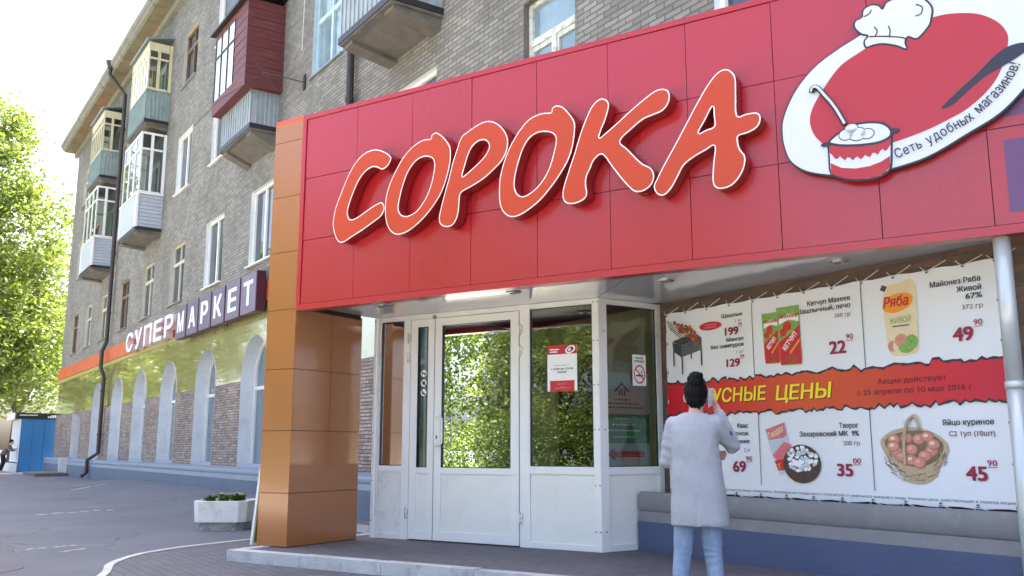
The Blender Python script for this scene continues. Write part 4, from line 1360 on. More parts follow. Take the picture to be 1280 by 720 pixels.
sbox(.005, .10, ZB, ZT, pvc, -.055, .004)
sbox(SL - .07, SL, ZB, ZT, pvc_dirty)
sbox(.101, SL - .071, ZT - .055, ZT); sbox(.101, SL - .071, ZB, ZB + .06, pvc_dirty); sbox(.101, SL - .071, .86, .935)
# left flank, towards the column
LF = Fr(VEST(-2.97, 0, 0), (0, 1, 0), (-1, 0, 0))
ll = YW - .01 - VEST(-2.97, 0, 0).y
for a, b in ((.01, .1), (ll * .5 - .05, ll * .5 + .05), (ll - .08, ll)):
    mb.box(LF, a, b, -.06, 0, ZB, ZT, pvc)
mb.box(LF, .101, ll - .081, -.05, -.01, ZB, .9, pvc_panel); mb.box(LF, .101, ll - .081, -.055, -.002, ZT - .05, ZT - .001, pvc)
mb.build('frame', VB)
def pane_panel(fr, a, b, m=pvc_panel):
    mb = MB()
    mb.box(fr, a, b, -.045, -.018, ZB + .06, .86, m)
    mb.build('lower_panel', VB)
pane_panel(VEST, -2.864, -2.526, pvc_dirty)
pane_panel(VEST, -.824, -.076)
pane_panel(SIDE, .101, SL - .071)
mb = MB()
mb.quad(VEST, -2.864, -2.526, -.03, .926, ZT - .056, glass)
mb.build('pane', VB)
mb = MB()
mb.quad(VEST, -.824, -.076, -.03, .936, ZT - .056, glass)
mb.build('pane', VB)
mb = MB()
mb.quad(SIDE, .101, SL - .071, -.03, .936, ZT - .056, glass_side)
mb.build('pane', VB)
mb = MB()
mb.quad(LF, .101, ll - .081, -.03, .9, ZT - .05, glass)
mb.build('pane', VB)
# black gaskets round the fixed panes
def gasket(fr, a, b, za, zb, w=-.012):
    t = .008
    mb = MB()
    mb.box(fr, a, a + t, w - .015, w, za, zb, black_m); mb.box(fr, b - t, b, w - .015, w, za, zb, black_m)
    mb.box(fr, a + t, b - t, w - .015, w, za, za + t, black_m); mb.box(fr, a + t, b - t, w - .015, w, zb - t, zb, black_m)
    mb.build('gasket', VB)
gasket(VEST, -2.864, -2.526, .926, ZT - .056); gasket(VEST, -.824, -.076, .936, ZT - .056); gasket(SIDE, .101, SL - .071, .936, ZT - .056)
# bolts on the corner posts
mb = MB()
for u in (-2.955, -.012, -.06):
    for z in (.3, .75, 1.3, 1.75, 2.2, 2.6):
        mb.box(VEST, u - .006, u + .006, .004, .010, z, z + .012, ink_grey)
for z in (.3, 1.3, 2.3):
    mb.box(SIDE, .05, .062, .004, .009, z, z + .012, ink_grey)
mb.build('bolt_heads', VB)
def door(a, b, ga, gb, zg, hinge_u, main):
    o = MB()
    st = .0
    w0, w1 = -.05, .006
    o.box(VEST, a, ga, w0, w1, ZB + .012, ZT - .062, pvc); o.box(VEST, gb, b, w0, w1, ZB + .012, ZT - .062, pvc)
    for za, zb in ((ZB + .012, ZB + .11), (.845, .91), (ZT - .062 - .085, ZT - .062)):
        o.box(VEST, ga, gb, w0, w1, za, zb, pvc)
    o.box(VEST, ga, gb, -.035, -.010, ZB + .11, .845, pvc_panel)
    d = o.build('door', VB)
    g = MB()
    g.quad(VEST, ga, gb, -.02, .91, ZT - .147, glass)
    g.build('pane', d)
    g = MB()
    t = .007
    zt = ZT - .147
    for q in ((ga, ga + t, .91, zt), (gb - t, gb, .91, zt), (ga + t, gb - t, .91, .91 + t), (ga + t, gb - t, zt - t, zt)):
        g.box(VEST, q[0], q[1], -.015, .002, q[2], q[3], black_m)
    g.build('gasket', d)
    for z in (.36, 2.10, 2.33):
        h_ = MB()
        h_.box(VEST, hinge_u - .018, hinge_u + .018, .0065, .024, z, z + .042, pvc); h_.box(VEST, hinge_u - .016, hinge_u + .022, .0065, .026, z + .048, z + .095, pvc)
        h_.tube([VEST(hinge_u, .02, z - .01), VEST(hinge_u, .02, z + .105)], .008, chrome, 8)
        h_.build('hinge', d)
    if main:
        h_ = MB()
        h_.tube([VEST(a + .062, .006, 1.47), VEST(a + .062, .055, 1.47), VEST(a + .075, .068, 1.468), VEST(a + .135, .070, 1.46), VEST(a + .15, .070, 1.44), VEST(a + .152, .07, 1.19), VEST(a + .138, .07, 1.165), VEST(a + .075, .068, 1.16), VEST(a + .062, .055, 1.16), VEST(a + .062, .006, 1.16)], .0115, pvc, 10)
        h_.build('handle', d, smooth=True)
        h_ = MB()
        h_.box(VEST, a + .006, a + .092, .0065, .022, 1.14, 1.49, pvc)
        h_.box(VEST, a + .036, a + .052, .0221, .026, 1.225, 1.262, ink_black)
        h_.build('lock_plate', d)
    else:
        pass
door(-2.413, -2.080, -2.315, -2.165, 0, -2.445, False)
door(-2.066, -.957, -1.972, -1.058, 0, -.930, True)
mb = MB()
mb.tube([VEST(-2.075, .007, 2.60), VEST(-2.075, .028, 2.60)], .022, chrome, 12)
mb.build('door_stop', VB)
# inside: plain back wall with a dark inner doorway, floor mat, ceiling
mb = MB()
mb.box(WALL, -9.88, -9.0, -.02, .03, .114, 2.64, inner_wall); mb.box(WALL, -8.25, -7.2, -.02, .03, .114, 2.64, inner_wall)
mb.box(WALL, -8.999, -8.251, -.02, .03, 2.2, 2.64, inner_wall)
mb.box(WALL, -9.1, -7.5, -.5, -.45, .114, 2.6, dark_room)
mb.zprism([xy(VEST(-2.9, -.08, 0)), xy(VEST(-.1, -.08, 0)), (-7.2, YW - .04), (-9.8, YW - .04)], .1135, .118, ink_grey)
mb.build('inner_wall', VB)

# ------------------------------------------------------------------ notices on the glass
ns = thing('opening_hours_notice', 'white paper sheet with red header and footer stuck on the right hand pane', 'notice', tuple(VEST(-.45, -.02, 1.7)))
a, b, z0, z1 = -.62, -.27, 1.705, 2.185
mb = MB()
mb.box(VEST, a, b, -.029, -.025, z0, z1, ink_white)
mb.build('paper', ns)
mb = MB()
w = -.0235
mb.quad(VEST, a, b, w, z1 - .095, z1, ink_red)
mb.quad(VEST, a + .03, b - .03, w, z0, z0 + .11, ink_red)
w = -.022
put_text(mb, VEST, 'с 8.00 до 22.00', a + .045, b - .045, 1.928, .020, w, ink_black, bold=.03)
put_text(mb, VEST, 'Режим работы', a + .08, b - .09, 1.968, .012, w, ink_grey, bold=.0)
for zz, l in ((1.905, .12), (1.893, .10)):
    mb.quad(VEST, -.445 - l / 2, -.445 + l / 2, w, zz, zz + .006, ink_grey)
for zz, l in ((z0 + .07, .10), (z0 + .04, .05), (z0 + .028, .18)):
    mb.quad(VEST, -.445 - l / 2, -.445 + l / 2, w, zz, zz + .008, ink_pink)
for zz, l in ((z1 - .05, .11), (z1 - .075, .09)):
    mb.quad(VEST, a + .03, a + .03 + l, w, zz, zz + .012, ink_white)
ovl = [( -.345 + .055 * math.cos(t) * 1 + .02 * math.sin(t), z1 - .05 + .042 * math.sin(t)) for t in [2 * math.pi * k / 24 for k in range(24)]]
mb.flat(VEST, [ovl], w, ink_white)
mb.flat(VEST, [[(-.345 + (p[0] + .345) * .66, z1 - .05 + (p[1] - z1 + .05) * .66) for p in ovl]], w + .0012, ink_maroon)
mb.flat(VEST, [[(-.352 + (p[0] + .345) * .3, z1 - .052 + (p[1] - z1 + .05) * .4) for p in ovl]], w + .0024, ink_white)
mb.build('printing', ns)

nsm = thing('no_smoking_sign', 'small white sticker with a crossed out cigarette on the side pane', 'sign', tuple(SIDE(.55, -.02, 1.75)))
def side_px(): pass
sa, sb, sz0, sz1 = .47, .655, 1.765, 2.09
mb = MB()
mb.box(SIDE, sa, sb, -.029, -.025, sz0, sz1, ink_white)
mb.build('paper', nsm)
mb = MB()
w = -.0235
put_text(mb, SIDE, 'КУРЕНИЕ', sa + .04, sb - .04, 2.045, .02, w, ink_black, bold=.03)
put_text(mb, SIDE, 'ЗАПРЕЩЕНО', sa + .02, sb - .02, 2.012, .02, w, ink_black, bold=.03)
c = ((sa + sb) / 2, 1.885)
ring = lambda r_: [(c[0] + r_ * .80 * math.cos(2 * math.pi * k / 32), c[1] + r_ * math.sin(2 * math.pi * k / 32)) for k in range(32)]
mb.flat(SIDE, [ring(.098), ring(.082)], w, ink_red)
mb.box(SIDE, c[0] - .05, c[0] + .05, w + .0003, w + .0013, c[1] - .022, c[1] - .006, ink_black)
mb.tube([SIDE(c[0] + .03, w + .001, c[1] + .0), SIDE(c[0] + .02, w + .001, c[1] + .02), SIDE(c[0] + .04, w + .001, c[1] + .04)], .004, ink_grey, 5)
q = [(c[0] - .058, c[1] + .050), (c[0] - .05, c[1] + .062), (c[0] + .058, c[1] - .050), (c[0] + .05, c[1] - .062)]
mb.flat(SIDE, [q], w + .0026, ink_red)
mb.build('printing', nsm)

names = ['topmost of the three round prohibition stickers on the narrow door leaf', 'middle one of the three round prohibition stickers on the narrow door leaf', 'lowest of the three round prohibition stickers on the narrow door leaf']
for k, z in enumerate((1.965, 1.855, 1.745)):
    t_ = thing('prohibition_sticker', names[k], 'sticker', tuple(VEST(-2.24, -.015, z)), 'round stickers on the narrow door leaf')
    mb = MB()
    mb.disc(VEST, -2.24, -.0165, z, .046, .046, ink_white)
    mb.build('sticker_disc', t_)
    mb = MB()
    w = -.0155
    if k == 0:      # a dog
        mb.flat(VEST, [[(-2.265, z - .02), (-2.265, z + .012), (-2.272, z + .022), (-2.255, z + .02), (-2.25, z + .006), (-2.22, z + .006), (-2.208, z + .02), (-2.212, z - .02), (-2.222, z - .02), (-2.224, z - .006), (-2.25, z - .006), (-2.254, z - .02)]], w, ink_black)
    elif k == 1:    # an ice cream / food
        mb.flat(VEST, [[(-2.255, z - .022), (-2.262, z + .0), (-2.235, z + .024), (-2.215, z + .004), (-2.222, z - .01), (-2.21, z - .022)]], w, ink_black)
    else:           # roller skates
        mb.flat(VEST, [[(-2.265, z + .018), (-2.25, z + .022), (-2.242, z + .004), (-2.218, z - .008), (-2.214, z - .022), (-2.258, z - .018)]], w, ink_black)
    dg_ = [(-2.272, z + .026), (-2.266, z + .032), (-2.208, z - .026), (-2.214, z - .032)]
    mb.flat(VEST, [dg_], w + .0012, ink_grey)
    cc = lambda r_: [(-2.24 + r_ * math.cos(2 * math.pi * j / 28), z + r_ * math.sin(2 * math.pi * j / 28)) for j in range(28)]
    mb.flat(VEST, [cc(.0455), cc(.040)], w, ink_grey)
    mb.build('pictogram', t_)

# poster standing inside the lobby behind the side pane
pst = thing('lobby_poster', 'large pale poster with a green block and red arrow inside the glass lobby', 'poster', tuple(SIDE(.4, -.14, 1.0)))
mb = MB()
pa, pb = .06, .735
mb.box(SIDE, pa, pb, -.085, -.08, .93, 1.90, poster_white)
mb.build('board', pst)
mb = MB()
w = -.0785
mb.quad(SIDE, pa, pb, w, 1.17, 1.47, poster_green)
arrow = [(.15, 1.06), (.25, 1.125), (.25, 1.09), (.66, 1.09), (.66, 1.03), (.25, 1.03), (.25, .995)]
mb.flat(SIDE, [arrow], w, ink_red)
for k in range(2):
    mb.quad(SIDE, .3, .64, w + .0012, 1.045 + .025 * k, 1.051 + .025 * k, ink_pink)
mb.flat(SIDE, [[(.25, 1.70), (.36, 1.80), (.47, 1.70), (.44, 1.70), (.36, 1.77), (.28, 1.70)]], w, ink_maroon)
for k in range(3):
    mb.box(SIDE, .32 + .035 * k, .335 + .035 * k, w - .001, w + .0005, 1.66, 1.72 + (.02 if k == 1 else 0), ink_maroon)
for zz, l0, l1, m in ((1.61, .26, .47, ink_grey), (1.57, .14, .6, ink_grey), (1.53, .1, .66, ink_grey), (1.415, .26, .48, ink_white), (1.355, .22, .54, ink_white), (1.295, .16, .6, ink_white), (1.23, .24, .52, ink_white)):
    x = l0
    r_ = random.Random(int(zz * 1000))
    while x < l1:
        l = r_.uniform(.02, .05)
        mb.quad(SIDE, x, min(l1, x + l), w + .0012, zz, zz + .014, m)
        x += l + .012
mb.build('printing', pst)

# ================================================================== PRICE BANNER
YB = .07
BAN = Fr((0, YW, 0), (1, 0, 0), (0, -1, 0))
BN = thing('price_banner', 'wide white vinyl banner with grocery prices and a red stripe laced to the brick wall', 'banner', (-5.2, YW - YB, .68))
bx0, bx1, bz0, bz1 = -7.005, -3.463, .682, 2.52
mb = MB()
nx, nz = 40, 8
vs = []
for j in range(nz + 1):
    for i in range(nx + 1):
        u = i / nx; v = j / nz
        wv = .004 * math.sin(u * 21 + 1) * math.sin(v * 5) + .003 * math.sin(u * 9 + v * 4)
        vs.append(BAN(bx0 + (bx1 - bx0) * u + .006 * math.sin(v * 31) * (u in (0, 1)), YB - .006 + wv * .35, bz0 + (bz1 - bz0) * v + (.006 * math.sin(u * 60) if v in (0, 1) else 0)))
mb.add(vs, [(j * (nx + 1) + i, j * (nx + 1) + i + 1, (j + 1) * (nx + 1) + i + 1, (j + 1) * (nx + 1) + i) for j in range(nz) for i in range(nx)], vinyl)
mb.build('vinyl_sheet', BN, smooth=True)
w1, w2, w3, w4 = YB + .002, YB + .0035, YB + .005, YB + .0065
# dividers
for x, za, zb in ((-5.828, 1.80, 2.49), (-5.805, .79, 1.44), (-4.636, 1.79, 2.49), (-4.627, .78, 1.44)):
    mb = MB()
    mb.quad(BAN, x - .0035, x + .0035, w1, za, zb, ink_grey)
    mb.build('divider_line', BN)
# torn edged stripe
r_ = random.Random(5)
def torn(z, amp, up):
    pts = []
    x = bx0 + .004
    while x < bx1 - .004:
        pts.append((x, z + r_.uniform(-amp, amp) * .5 + (up * amp * r_.choice((0, 0, .6, 1.0)))))
        x += r_.uniform(.018, .05)
    pts.append((bx1 - .004, z))
    return pts
tt = torn(1.782, .028, 1); bb_ = torn(1.462, .028, -1)
mb = MB()
mb.flat(BAN, [bb_ + tt[::-1]], w1, emb_dark)
t2 = [(x, z - .020 - .006 * math.sin(i * 2.3)) for i, (x, z) in enumerate(tt)]
b2 = [(x, z + .018 + .006 * math.sin(i * 1.9)) for i, (x, z) in enumerate(bb_)]
mb.flat(BAN, [b2 + t2[::-1]], w2, stripe_m)
mb.build('red_stripe', BN)
for wd, xa, xb, zz, dx in (('ВКУСНЫЕ', -6.613, -5.690, 1.563, .008), ('ЦЕНЫ', -5.588, -4.976, 1.553, .008)):
    mb = MB()
    put_text(mb, BAN, wd, xa + dx, xb + dx, zz - .008, .136, w3, ink_maroon, bold=.022, shear=.14)
    put_text(mb, BAN, wd, xa, xb, zz, .136, w4, ink_yellow, bold=.022, shear=.14)
    mb.build('headline_word', BN)
mb = MB()
put_text(mb, BAN, 'Акция действует', -4.532, -3.934, 1.640, .046, w3, ink_maroon, bold=.015)
put_text(mb, BAN, 'с 25 апреля по 10 мая 2016 г', -4.731, -3.735, 1.557, .046, w3, ink_maroon, bold=.015)
mb.build('promotion_dates', BN)
def price(x0, x1, z, cap, big, small, sx0, sx1):
    mb = MB()
    put_text(mb, BAN, big, x0, x1, z, cap, w1, ink_crimson, bold=.035)
    put_text(mb, BAN, small, sx0, sx1, z + cap * .98, cap * .40, w1, ink_crimson, bold=.01)
    mb.quad(BAN, sx0, sx1, w1, z + cap * .86, z + cap * .90, ink_crimson)
    mb.build('price', BN)
price(-6.176, -6.000, 2.208, .082, '199', '99', -6.000, -5.952)
price(-6.172, -5.998, 1.900, .080, '129', '99', -5.996, -5.942)
price(-4.982, -4.812, 1.924, .118, '22', '90', -4.808, -4.737)
price(-3.858, -3.694, 1.926, .114, '49', '90', -3.686, -3.618)
price(-6.142, -5.979, .900, .108, '69', '90', -5.976, -5.903)
price(-4.978, -4.819, .888, .110, '35', '00', -4.815, -4.738)
price(-3.846, -3.680, .883, .112, '45', '90', -3.676, -3.602)
def caption(lines):
    mb = MB()
    for s_, x0, x1, z, cap, m, bd in lines:
        put_text(mb, BAN, s_, x0, x1, z, cap, w1, m, bold=bd)
    mb.build('caption', BN)
K, B_ = ink_black, ink_brown
caption([('Шашлык', -6.210, -5.942, 2.385, .040, K, .018), ('1 кг', -6.035, -5.955, 2.328, .030, B_, .005), ('Мангал', -6.158, -5.945, 2.146, .040, K, .018), ('без шампуров', -6.369, -5.942, 2.090, .040, K, .018), ('1 шт', -6.040, -5.944, 2.026, .030, B_, .005)])
caption([('Кетчуп Махеев', -5.186, -4.741, 2.374, .045, K, .018), ('Шашлычный, лечо', -5.307, -4.744, 2.312, .045, K, .018), ('260 гр', -4.911, -4.750, 2.240, .036, B_, .005)])
caption([('Майонез Ряба', -4.012, -3.604, 2.370, .045, K, .018), ('Живой', -3.799, -3.603, 2.304, .045, K, .018), ('67%', -3.731, -3.602, 2.243, .045, K, .018), ('372 гр', -3.766, -3.602, 2.166, .038, B_, .005)])
caption([('Квас', -6.068, -5.929, 1.311, .045, K, .018), ('бочонок', -6.215, -5.929, 1.241, .042, K, .018), ('брожения', -6.235, -5.925, 1.167, .042, K, .018), ('2 л', -5.998, -5.928, 1.088, .036, B_, .005)])
caption([('Творог', -4.930, -4.741, 1.290, .045, K, .018), ('Захаровский МК  9%', -5.347, -4.739, 1.223, .045, K, .02), ('200 гр', -4.899, -4.739, 1.146, .038, B_, .005)])
caption([('Яйцо куриное', -3.999, -3.598, 1.294, .045, K, .018), ('C2 1уп (10шт)', -3.952, -3.597, 1.212, .040, B_, .01)])
mb = MB()
put_text(mb, BAN, 'Количество товара, участвующего в акции, ограничено. Изображения товара могут отличаться от реального внешнего вида. Указана цена, действующая в период акции', -6.75, -3.497, .722, .022, w1, ink_grey, bold=.0)
mb.build('small_print', BN)
# product pictures
mb = MB()
dk, dk2 = mat('print_grill', (62, 66, 66), .5), mat('print_grill_light', (92, 96, 96), .5)
mb.flat(BAN, [[(-6.907, 2.215), (-6.779, 2.165), (-6.779, 2.046), (-6.898, 2.114)]], w1, dk)
mb.flat(BAN, [[(-6.779, 2.165), (-6.489, 2.225), (-6.495, 2.101), (-6.779, 2.046)]], w1, dk2)
mb.flat(BAN, [[(-6.907, 2.22), (-6.640, 2.275), (-6.489, 2.228), (-6.779, 2.168)]], w1 + .0003, dk)
for x, za, zb in ((-6.892, 1.965, 2.12), (-6.772, 1.868, 2.06), (-6.500, 1.942, 2.11), (-6.640, 2.02, 2.08)):
    mb.quad(BAN, x - .009, x + .009, w1 + .0005, za, zb, dk)
for k in range(5):
    mb.tube([BAN(-6.985 + .012 * k, w2, 2.445 - .022 * k), BAN(-6.56 - .015 * k, w2, 2.27 - .035 * k)], .0035, ink_grey, 4)
r2 = random.Random(3)
for k in range(70):
    u, v = r2.random(), r2.random()
    x = -6.885 + u * .29 + v * .10; z = 2.43 - u * .10 - v * .12 - u * v * .06
    mb.disc(BAN, x, w2 + .001 + .0001 * k / 10, z, r2.uniform(.012, .026), r2.uniform(.010, .020), ink_meat if r2.random() < .7 else ink_orange if r2.random() < .4 else ink_maroon, 7)
mb.disc(BAN, -6.367, w1, 2.327, .150, .043, ink_red, 28)
for z in (2.338, 2.312):
    mb.quad(BAN, -6.44, -6.28, w2, z - .006, z + .007, ink_pink)
mb.build('product_picture', BN)
mb = MB()
def pouch(x0, x1, z0, z1, lean):
    L = [(x0 + .02, z0), (x1 - .01, z0 - .005), (x1, z0 + .03), (x1 - .006 + lean, z1), (x0 - .012 + lean, z1), (x0 + .006, z0 + .05)]
    return L
def ketchup(x0, x1, z0, z1, ww):
    g = pouch(x0, x1, z0, z1, 0)
    mb.flat(BAN, [g], ww, ink_green)
    h_ = z1 - z0; wd = x1 - x0
    mb.flat(BAN, [[(x0 + .012, z0 + .005), (x1 - .005, z0), (x1 - .006, z0 + h_ * .66), (x0 + wd * .5, z0 + h_ * .52), (x0 + .004, z0 + h_ * .40)]], ww + .0008, ink_red)
    mb.disc(BAN, x0 + wd * .42, ww + .0012, z0 + h_ * .66, wd * .2, h_ * .09, ink_tomato, 16)
    mb.disc(BAN, x0 + wd * .22, ww + .0014, z0 + h_ * .56, wd * .16, h_ * .07, ink_tomato, 16)
    mb.flat(BAN, [[(x0 + wd * .06, z0 + h_ * .80), (x0 + wd * .5, z0 + h_ * .87), (x1 - wd * .06, z0 + h_ * .82), (x1 - wd * .06, z0 + h_ * .72), (x0 + wd * .5, z0 + h_ * .77), (x0 + wd * .06, z0 + h_ * .70)]], ww + .0010, ink_white)
    put_text(mb, BAN, 'Махеев', x0 + wd * .1, x1 - wd * .1, z0 + h_ * .80, h_ * .07, ww + .0018, ink_tomato, bold=.03, shear=.1)
    put_rot(mb, BAN, 'КЕТЧУП', x0 + wd * .50, z0 + h_ * .40, h_ * .095, .80, ww + .002, ink_white, bold=.03, xs=.62 * wd / .2)
    mb.flat(BAN, [[(x0 + wd * .5, z0 + h_ * .17), (x1 - wd * .06, z0 + h_ * .38), (x1 - wd * .06, z0 + h_ * .43), (x0 + wd * .48, z0 + h_ * .22)]], ww + .0015, ink_orange)
    mb.disc(BAN, x0 + wd * .55, ww + .0016, z0 + h_ * .09, wd * .30, h_ * .07, ink_meat, 14)
ketchup(-5.700, -5.515, 1.895, 2.366, w1)
ketchup(-5.522, -5.272, 1.868, 2.402, w1 + .0026)
mb.build('product_picture', BN)
mb = MB()
mayo = smooth_loop([(-4.40, 1.895), (-4.31, 1.862), (-4.20, 1.868), (-4.150, 1.90), (-4.140, 2.15), (-4.146, 2.45), (-4.27, 2.452), (-4.37, 2.444), (-4.405, 2.40), (-4.436, 2.33), (-4.425, 2.15)], 3)
mb.flat(BAN, [mayo], w1, ink_cream)
mb.flat(BAN, [[(-4.455, 2.415), (-4.43, 2.455), (-4.385, 2.435), (-4.41, 2.395)]], w1 + .0004, ink_grey)
mb.flat(BAN, [smooth_loop([(-4.43, 2.24), (-4.33, 2.21), (-4.2, 2.25), (-4.165, 2.33), (-4.25, 2.37), (-4.38, 2.35), (-4.43, 2.30)], 3)], w2, ink_orange)
put_text(mb, BAN, 'Ряба', -4.43, -4.20, 2.262, .088, w3, ink_red, bold=.03, shear=.2)
put_text(mb, BAN, 'ЖИВОЙ', -4.385, -4.195, 2.125, .048, w2, ink_green, bold=.01)
mb.quad(BAN, -4.36, -4.21, w2, 2.095, 2.105, ink_grey)
for x, z, rx, rz, m in ((-4.20, 1.96, .055, .06, ink_green), (-4.25, 1.92, .07, .045, ink_green), (-4.37, 1.94, .045, .045, ink_egg), (-4.29, 1.98, .06, .055, ink_egg), (-4.32, 1.935, .048, .06, ink_cream)):
    mb.disc(BAN, x, w2 + .0003 + (x + 4.4) * .002, z, rx, rz, m, 20)
mb.build('product_picture', BN)
mb = MB()
mb.flat(BAN, [[(-5.735, 1.285), (-5.505, 1.355), (-5.48, 1.20), (-5.42, .95), (-5.585, .882), (-5.66, 1.06)]], w1, poster_white)
mb.flat(BAN, [[(-5.727, 1.29), (-5.515, 1.352), (-5.488, 1.245), (-5.52, 1.215), (-5.69, 1.195)]], w1 + .0006, ink_pink)
put_rot(mb, BAN, 'Творог', -5.61, 1.268, .062, .42, w2, ink_cream, bold=.03, xs=.72)
mb.flat(BAN, [[(-5.66, 1.06), (-5.52, 1.18), (-5.44, 1.15), (-5.45, 1.02), (-5.6, 1.0)]], w1 + .0006, ink_pink)
mb.flat(BAN, [[(-5.64, 1.01), (-5.5, 1.03), (-5.5, .93), (-5.6, .92)]], w1 + .0009, ink_red)
put_rot(mb, BAN, 'Т', -5.585, .955, .06, .3, w2, ink_orange, bold=.04)
bw = mat('print_bowl', (74, 52, 46), .5, var=.3, vscale=20)
mb.disc(BAN, -5.338, w2 + .0004, .985, .203, .168, bw, 36)
r2 = random.Random(8)
for k in range(90):
    t = r2.uniform(0, 2 * math.pi); q = math.sqrt(r2.random())
    mb.disc(BAN, -5.335 + .165 * q * math.cos(t), w3 + .00002 * k, 1.025 + .105 * q * math.sin(t), r2.uniform(.014, .026), r2.uniform(.012, .020), ink_white if r2.random() < .65 else poster_white, 7)
mb.build('product_picture', BN)
mb = MB()
bk = smooth_loop([(-4.545, 1.17), (-4.49, 1.23), (-4.40, 1.27), (-4.25, 1.285), (-4.10, 1.25), (-3.99, 1.18), (-3.963, 1.10), (-4.03, 1.0), (-4.09, .90), (-4.16, .855), (-4.25, .845), (-4.34, .875), (-4.42, .96), (-4.50, 1.06)], 4)
mb.flat(BAN, [bk], w1, ink_wicker)
inn = smooth_loop([(-4.51, 1.16), (-4.44, 1.22), (-4.33, 1.252), (-4.2, 1.26), (-4.09, 1.225), (-4.005, 1.15), (-4.04, 1.05), (-4.15, .99), (-4.28, .98), (-4.40, 1.03)], 4)
mb.flat(BAN, [inn], w1 + .0006, ink_wicker2)
r2 = random.Random(21)
for k in range(60):
    t = r2.uniform(math.pi * 1.02, math.pi * 1.98)
    q = r2.uniform(.72, 1.0)
    x, z = -4.255 + .275 * q * math.cos(t), 1.09 + .235 * q * math.sin(t)
    a = t + math.pi / 2
    mb.tube([BAN(x - .035 * math.cos(a), w2, z - .02 * math.sin(a)), BAN(x + .035 * math.cos(a), w2, z + .02 * math.sin(a))], .0035, ink_wicker if k % 3 else ink_wicker2, 4)
for k, (x, z) in enumerate(((-4.42, 1.19), (-4.31, 1.20), (-4.40, 1.09), (-4.43, 1.135), (-4.20, 1.19), (-4.27, 1.11), (-4.13, 1.21), (-4.10, 1.10), (-4.16, 1.06), (-4.28, 1.03), (-4.36, 1.055), (-4.21, 1.01), (-4.08, 1.15))):
    mb.disc(BAN, x, w3 + .0004 * k, z, .056, .044, ink_egg2, 18)
    mb.disc(BAN, x - .004, w3 + .0004 * k + .0001, z + .003, .048, .036, ink_egg, 18)
    mb.disc(BAN, x - .012, w3 + .0004 * k + .0002, z + .010, .022, .015, ink_cream if k % 3 == 0 else mat('print_egg_light', (222, 164, 142), .5), 14)
mb.tube([BAN(p[0], w4 + .006, p[1]) for p in smooth_loop([(-4.335, .99), (-4.33, 1.15), (-4.30, 1.30), (-4.25, 1.365), (-4.21, 1.36), (-4.19, 1.27)], 5, False)], .0135, ink_wicker, 6)
mb.build('product_picture', BN)
# kvas bottle, mostly behind the woman
mb = MB()
mb.flat(BAN, [smooth_loop([(-6.86, .80), (-6.62, .80), (-6.60, 1.08), (-6.68, 1.22), (-6.70, 1.38), (-6.78, 1.38), (-6.80, 1.22), (-6.88, 1.08)], 4)], w1, mat('print_kvas', (86, 48, 30), .5, var=.2, vscale=10))
mb.quad(BAN, -6.865, -6.615, w2, .92, 1.06, ink_orange)
mb.build('product_picture', BN)
# grommets and lacing
mb = MB()
gt = [(-7.0 + .0 + .297 * k, 2.505) for k in range(13)]
gt[0] = (-6.985, 2.50); gt[-1] = (-3.483, 2.503)
gr = [(-3.482, 2.505 - .30 * k) for k in range(1, 6)] + [(-3.482, .70)]
gb = [(-6.985 + .292 * k, .70) for k in range(12)]
gl_ = [(-6.985, 2.2 - .3 * k) for k in range(5)]
for x, z in gt + gr + gb + gl_:
    cc = lambda r_: [(x + r_ * math.cos(2 * math.pi * j / 12), z + r_ * math.sin(2 * math.pi * j / 12)) for j in range(12)]
    mb.flat(BAN, [cc(.014)], YB + .0025, ink_grey)
mb.build('grommets', BN)
mb = MB()
def cord(p, q):
    mid = ((p[0] + q[0]) / 2 + .008, (p[1] + q[1]) / 2 - .006)
    mb.tube([BAN(p[0], YB + .006, p[1]), BAN(mid[0], YB - .01, mid[1]), BAN(q[0], .012, q[1])], .0042, rope_m, 5)
for i, (x, z) in enumerate(gt):
    cord((x, z), (x + .13, z + .085 + .012 * math.sin(i))); cord((x, z), (x - .09, z + .06))
for i, (x, z) in enumerate(gb):
    cord((x, z), (x - .10, z - .055)); cord((x, z), (x + .09, z - .045))
for i, (x, z) in enumerate(gr):
    cord((x, z), (x + .085, z + .11)); cord((x, z), (x + .085, z - .09))
for i, (x, z) in enumerate(gl_):
    cord((x, z), (x - .07, z + .12)); cord((x, z), (x - .06, z - .13))
mb.tube([BAN(-6.05, YB + .01, .69), BAN(-6.0, YB + .03, .655), BAN(-5.93, YB + .03, .64), BAN(-5.98, YB + .02, .67), BAN(-5.88, YB + .03, .62)], .006, rope_m, 5)
mb.build('lacing_cord', BN)

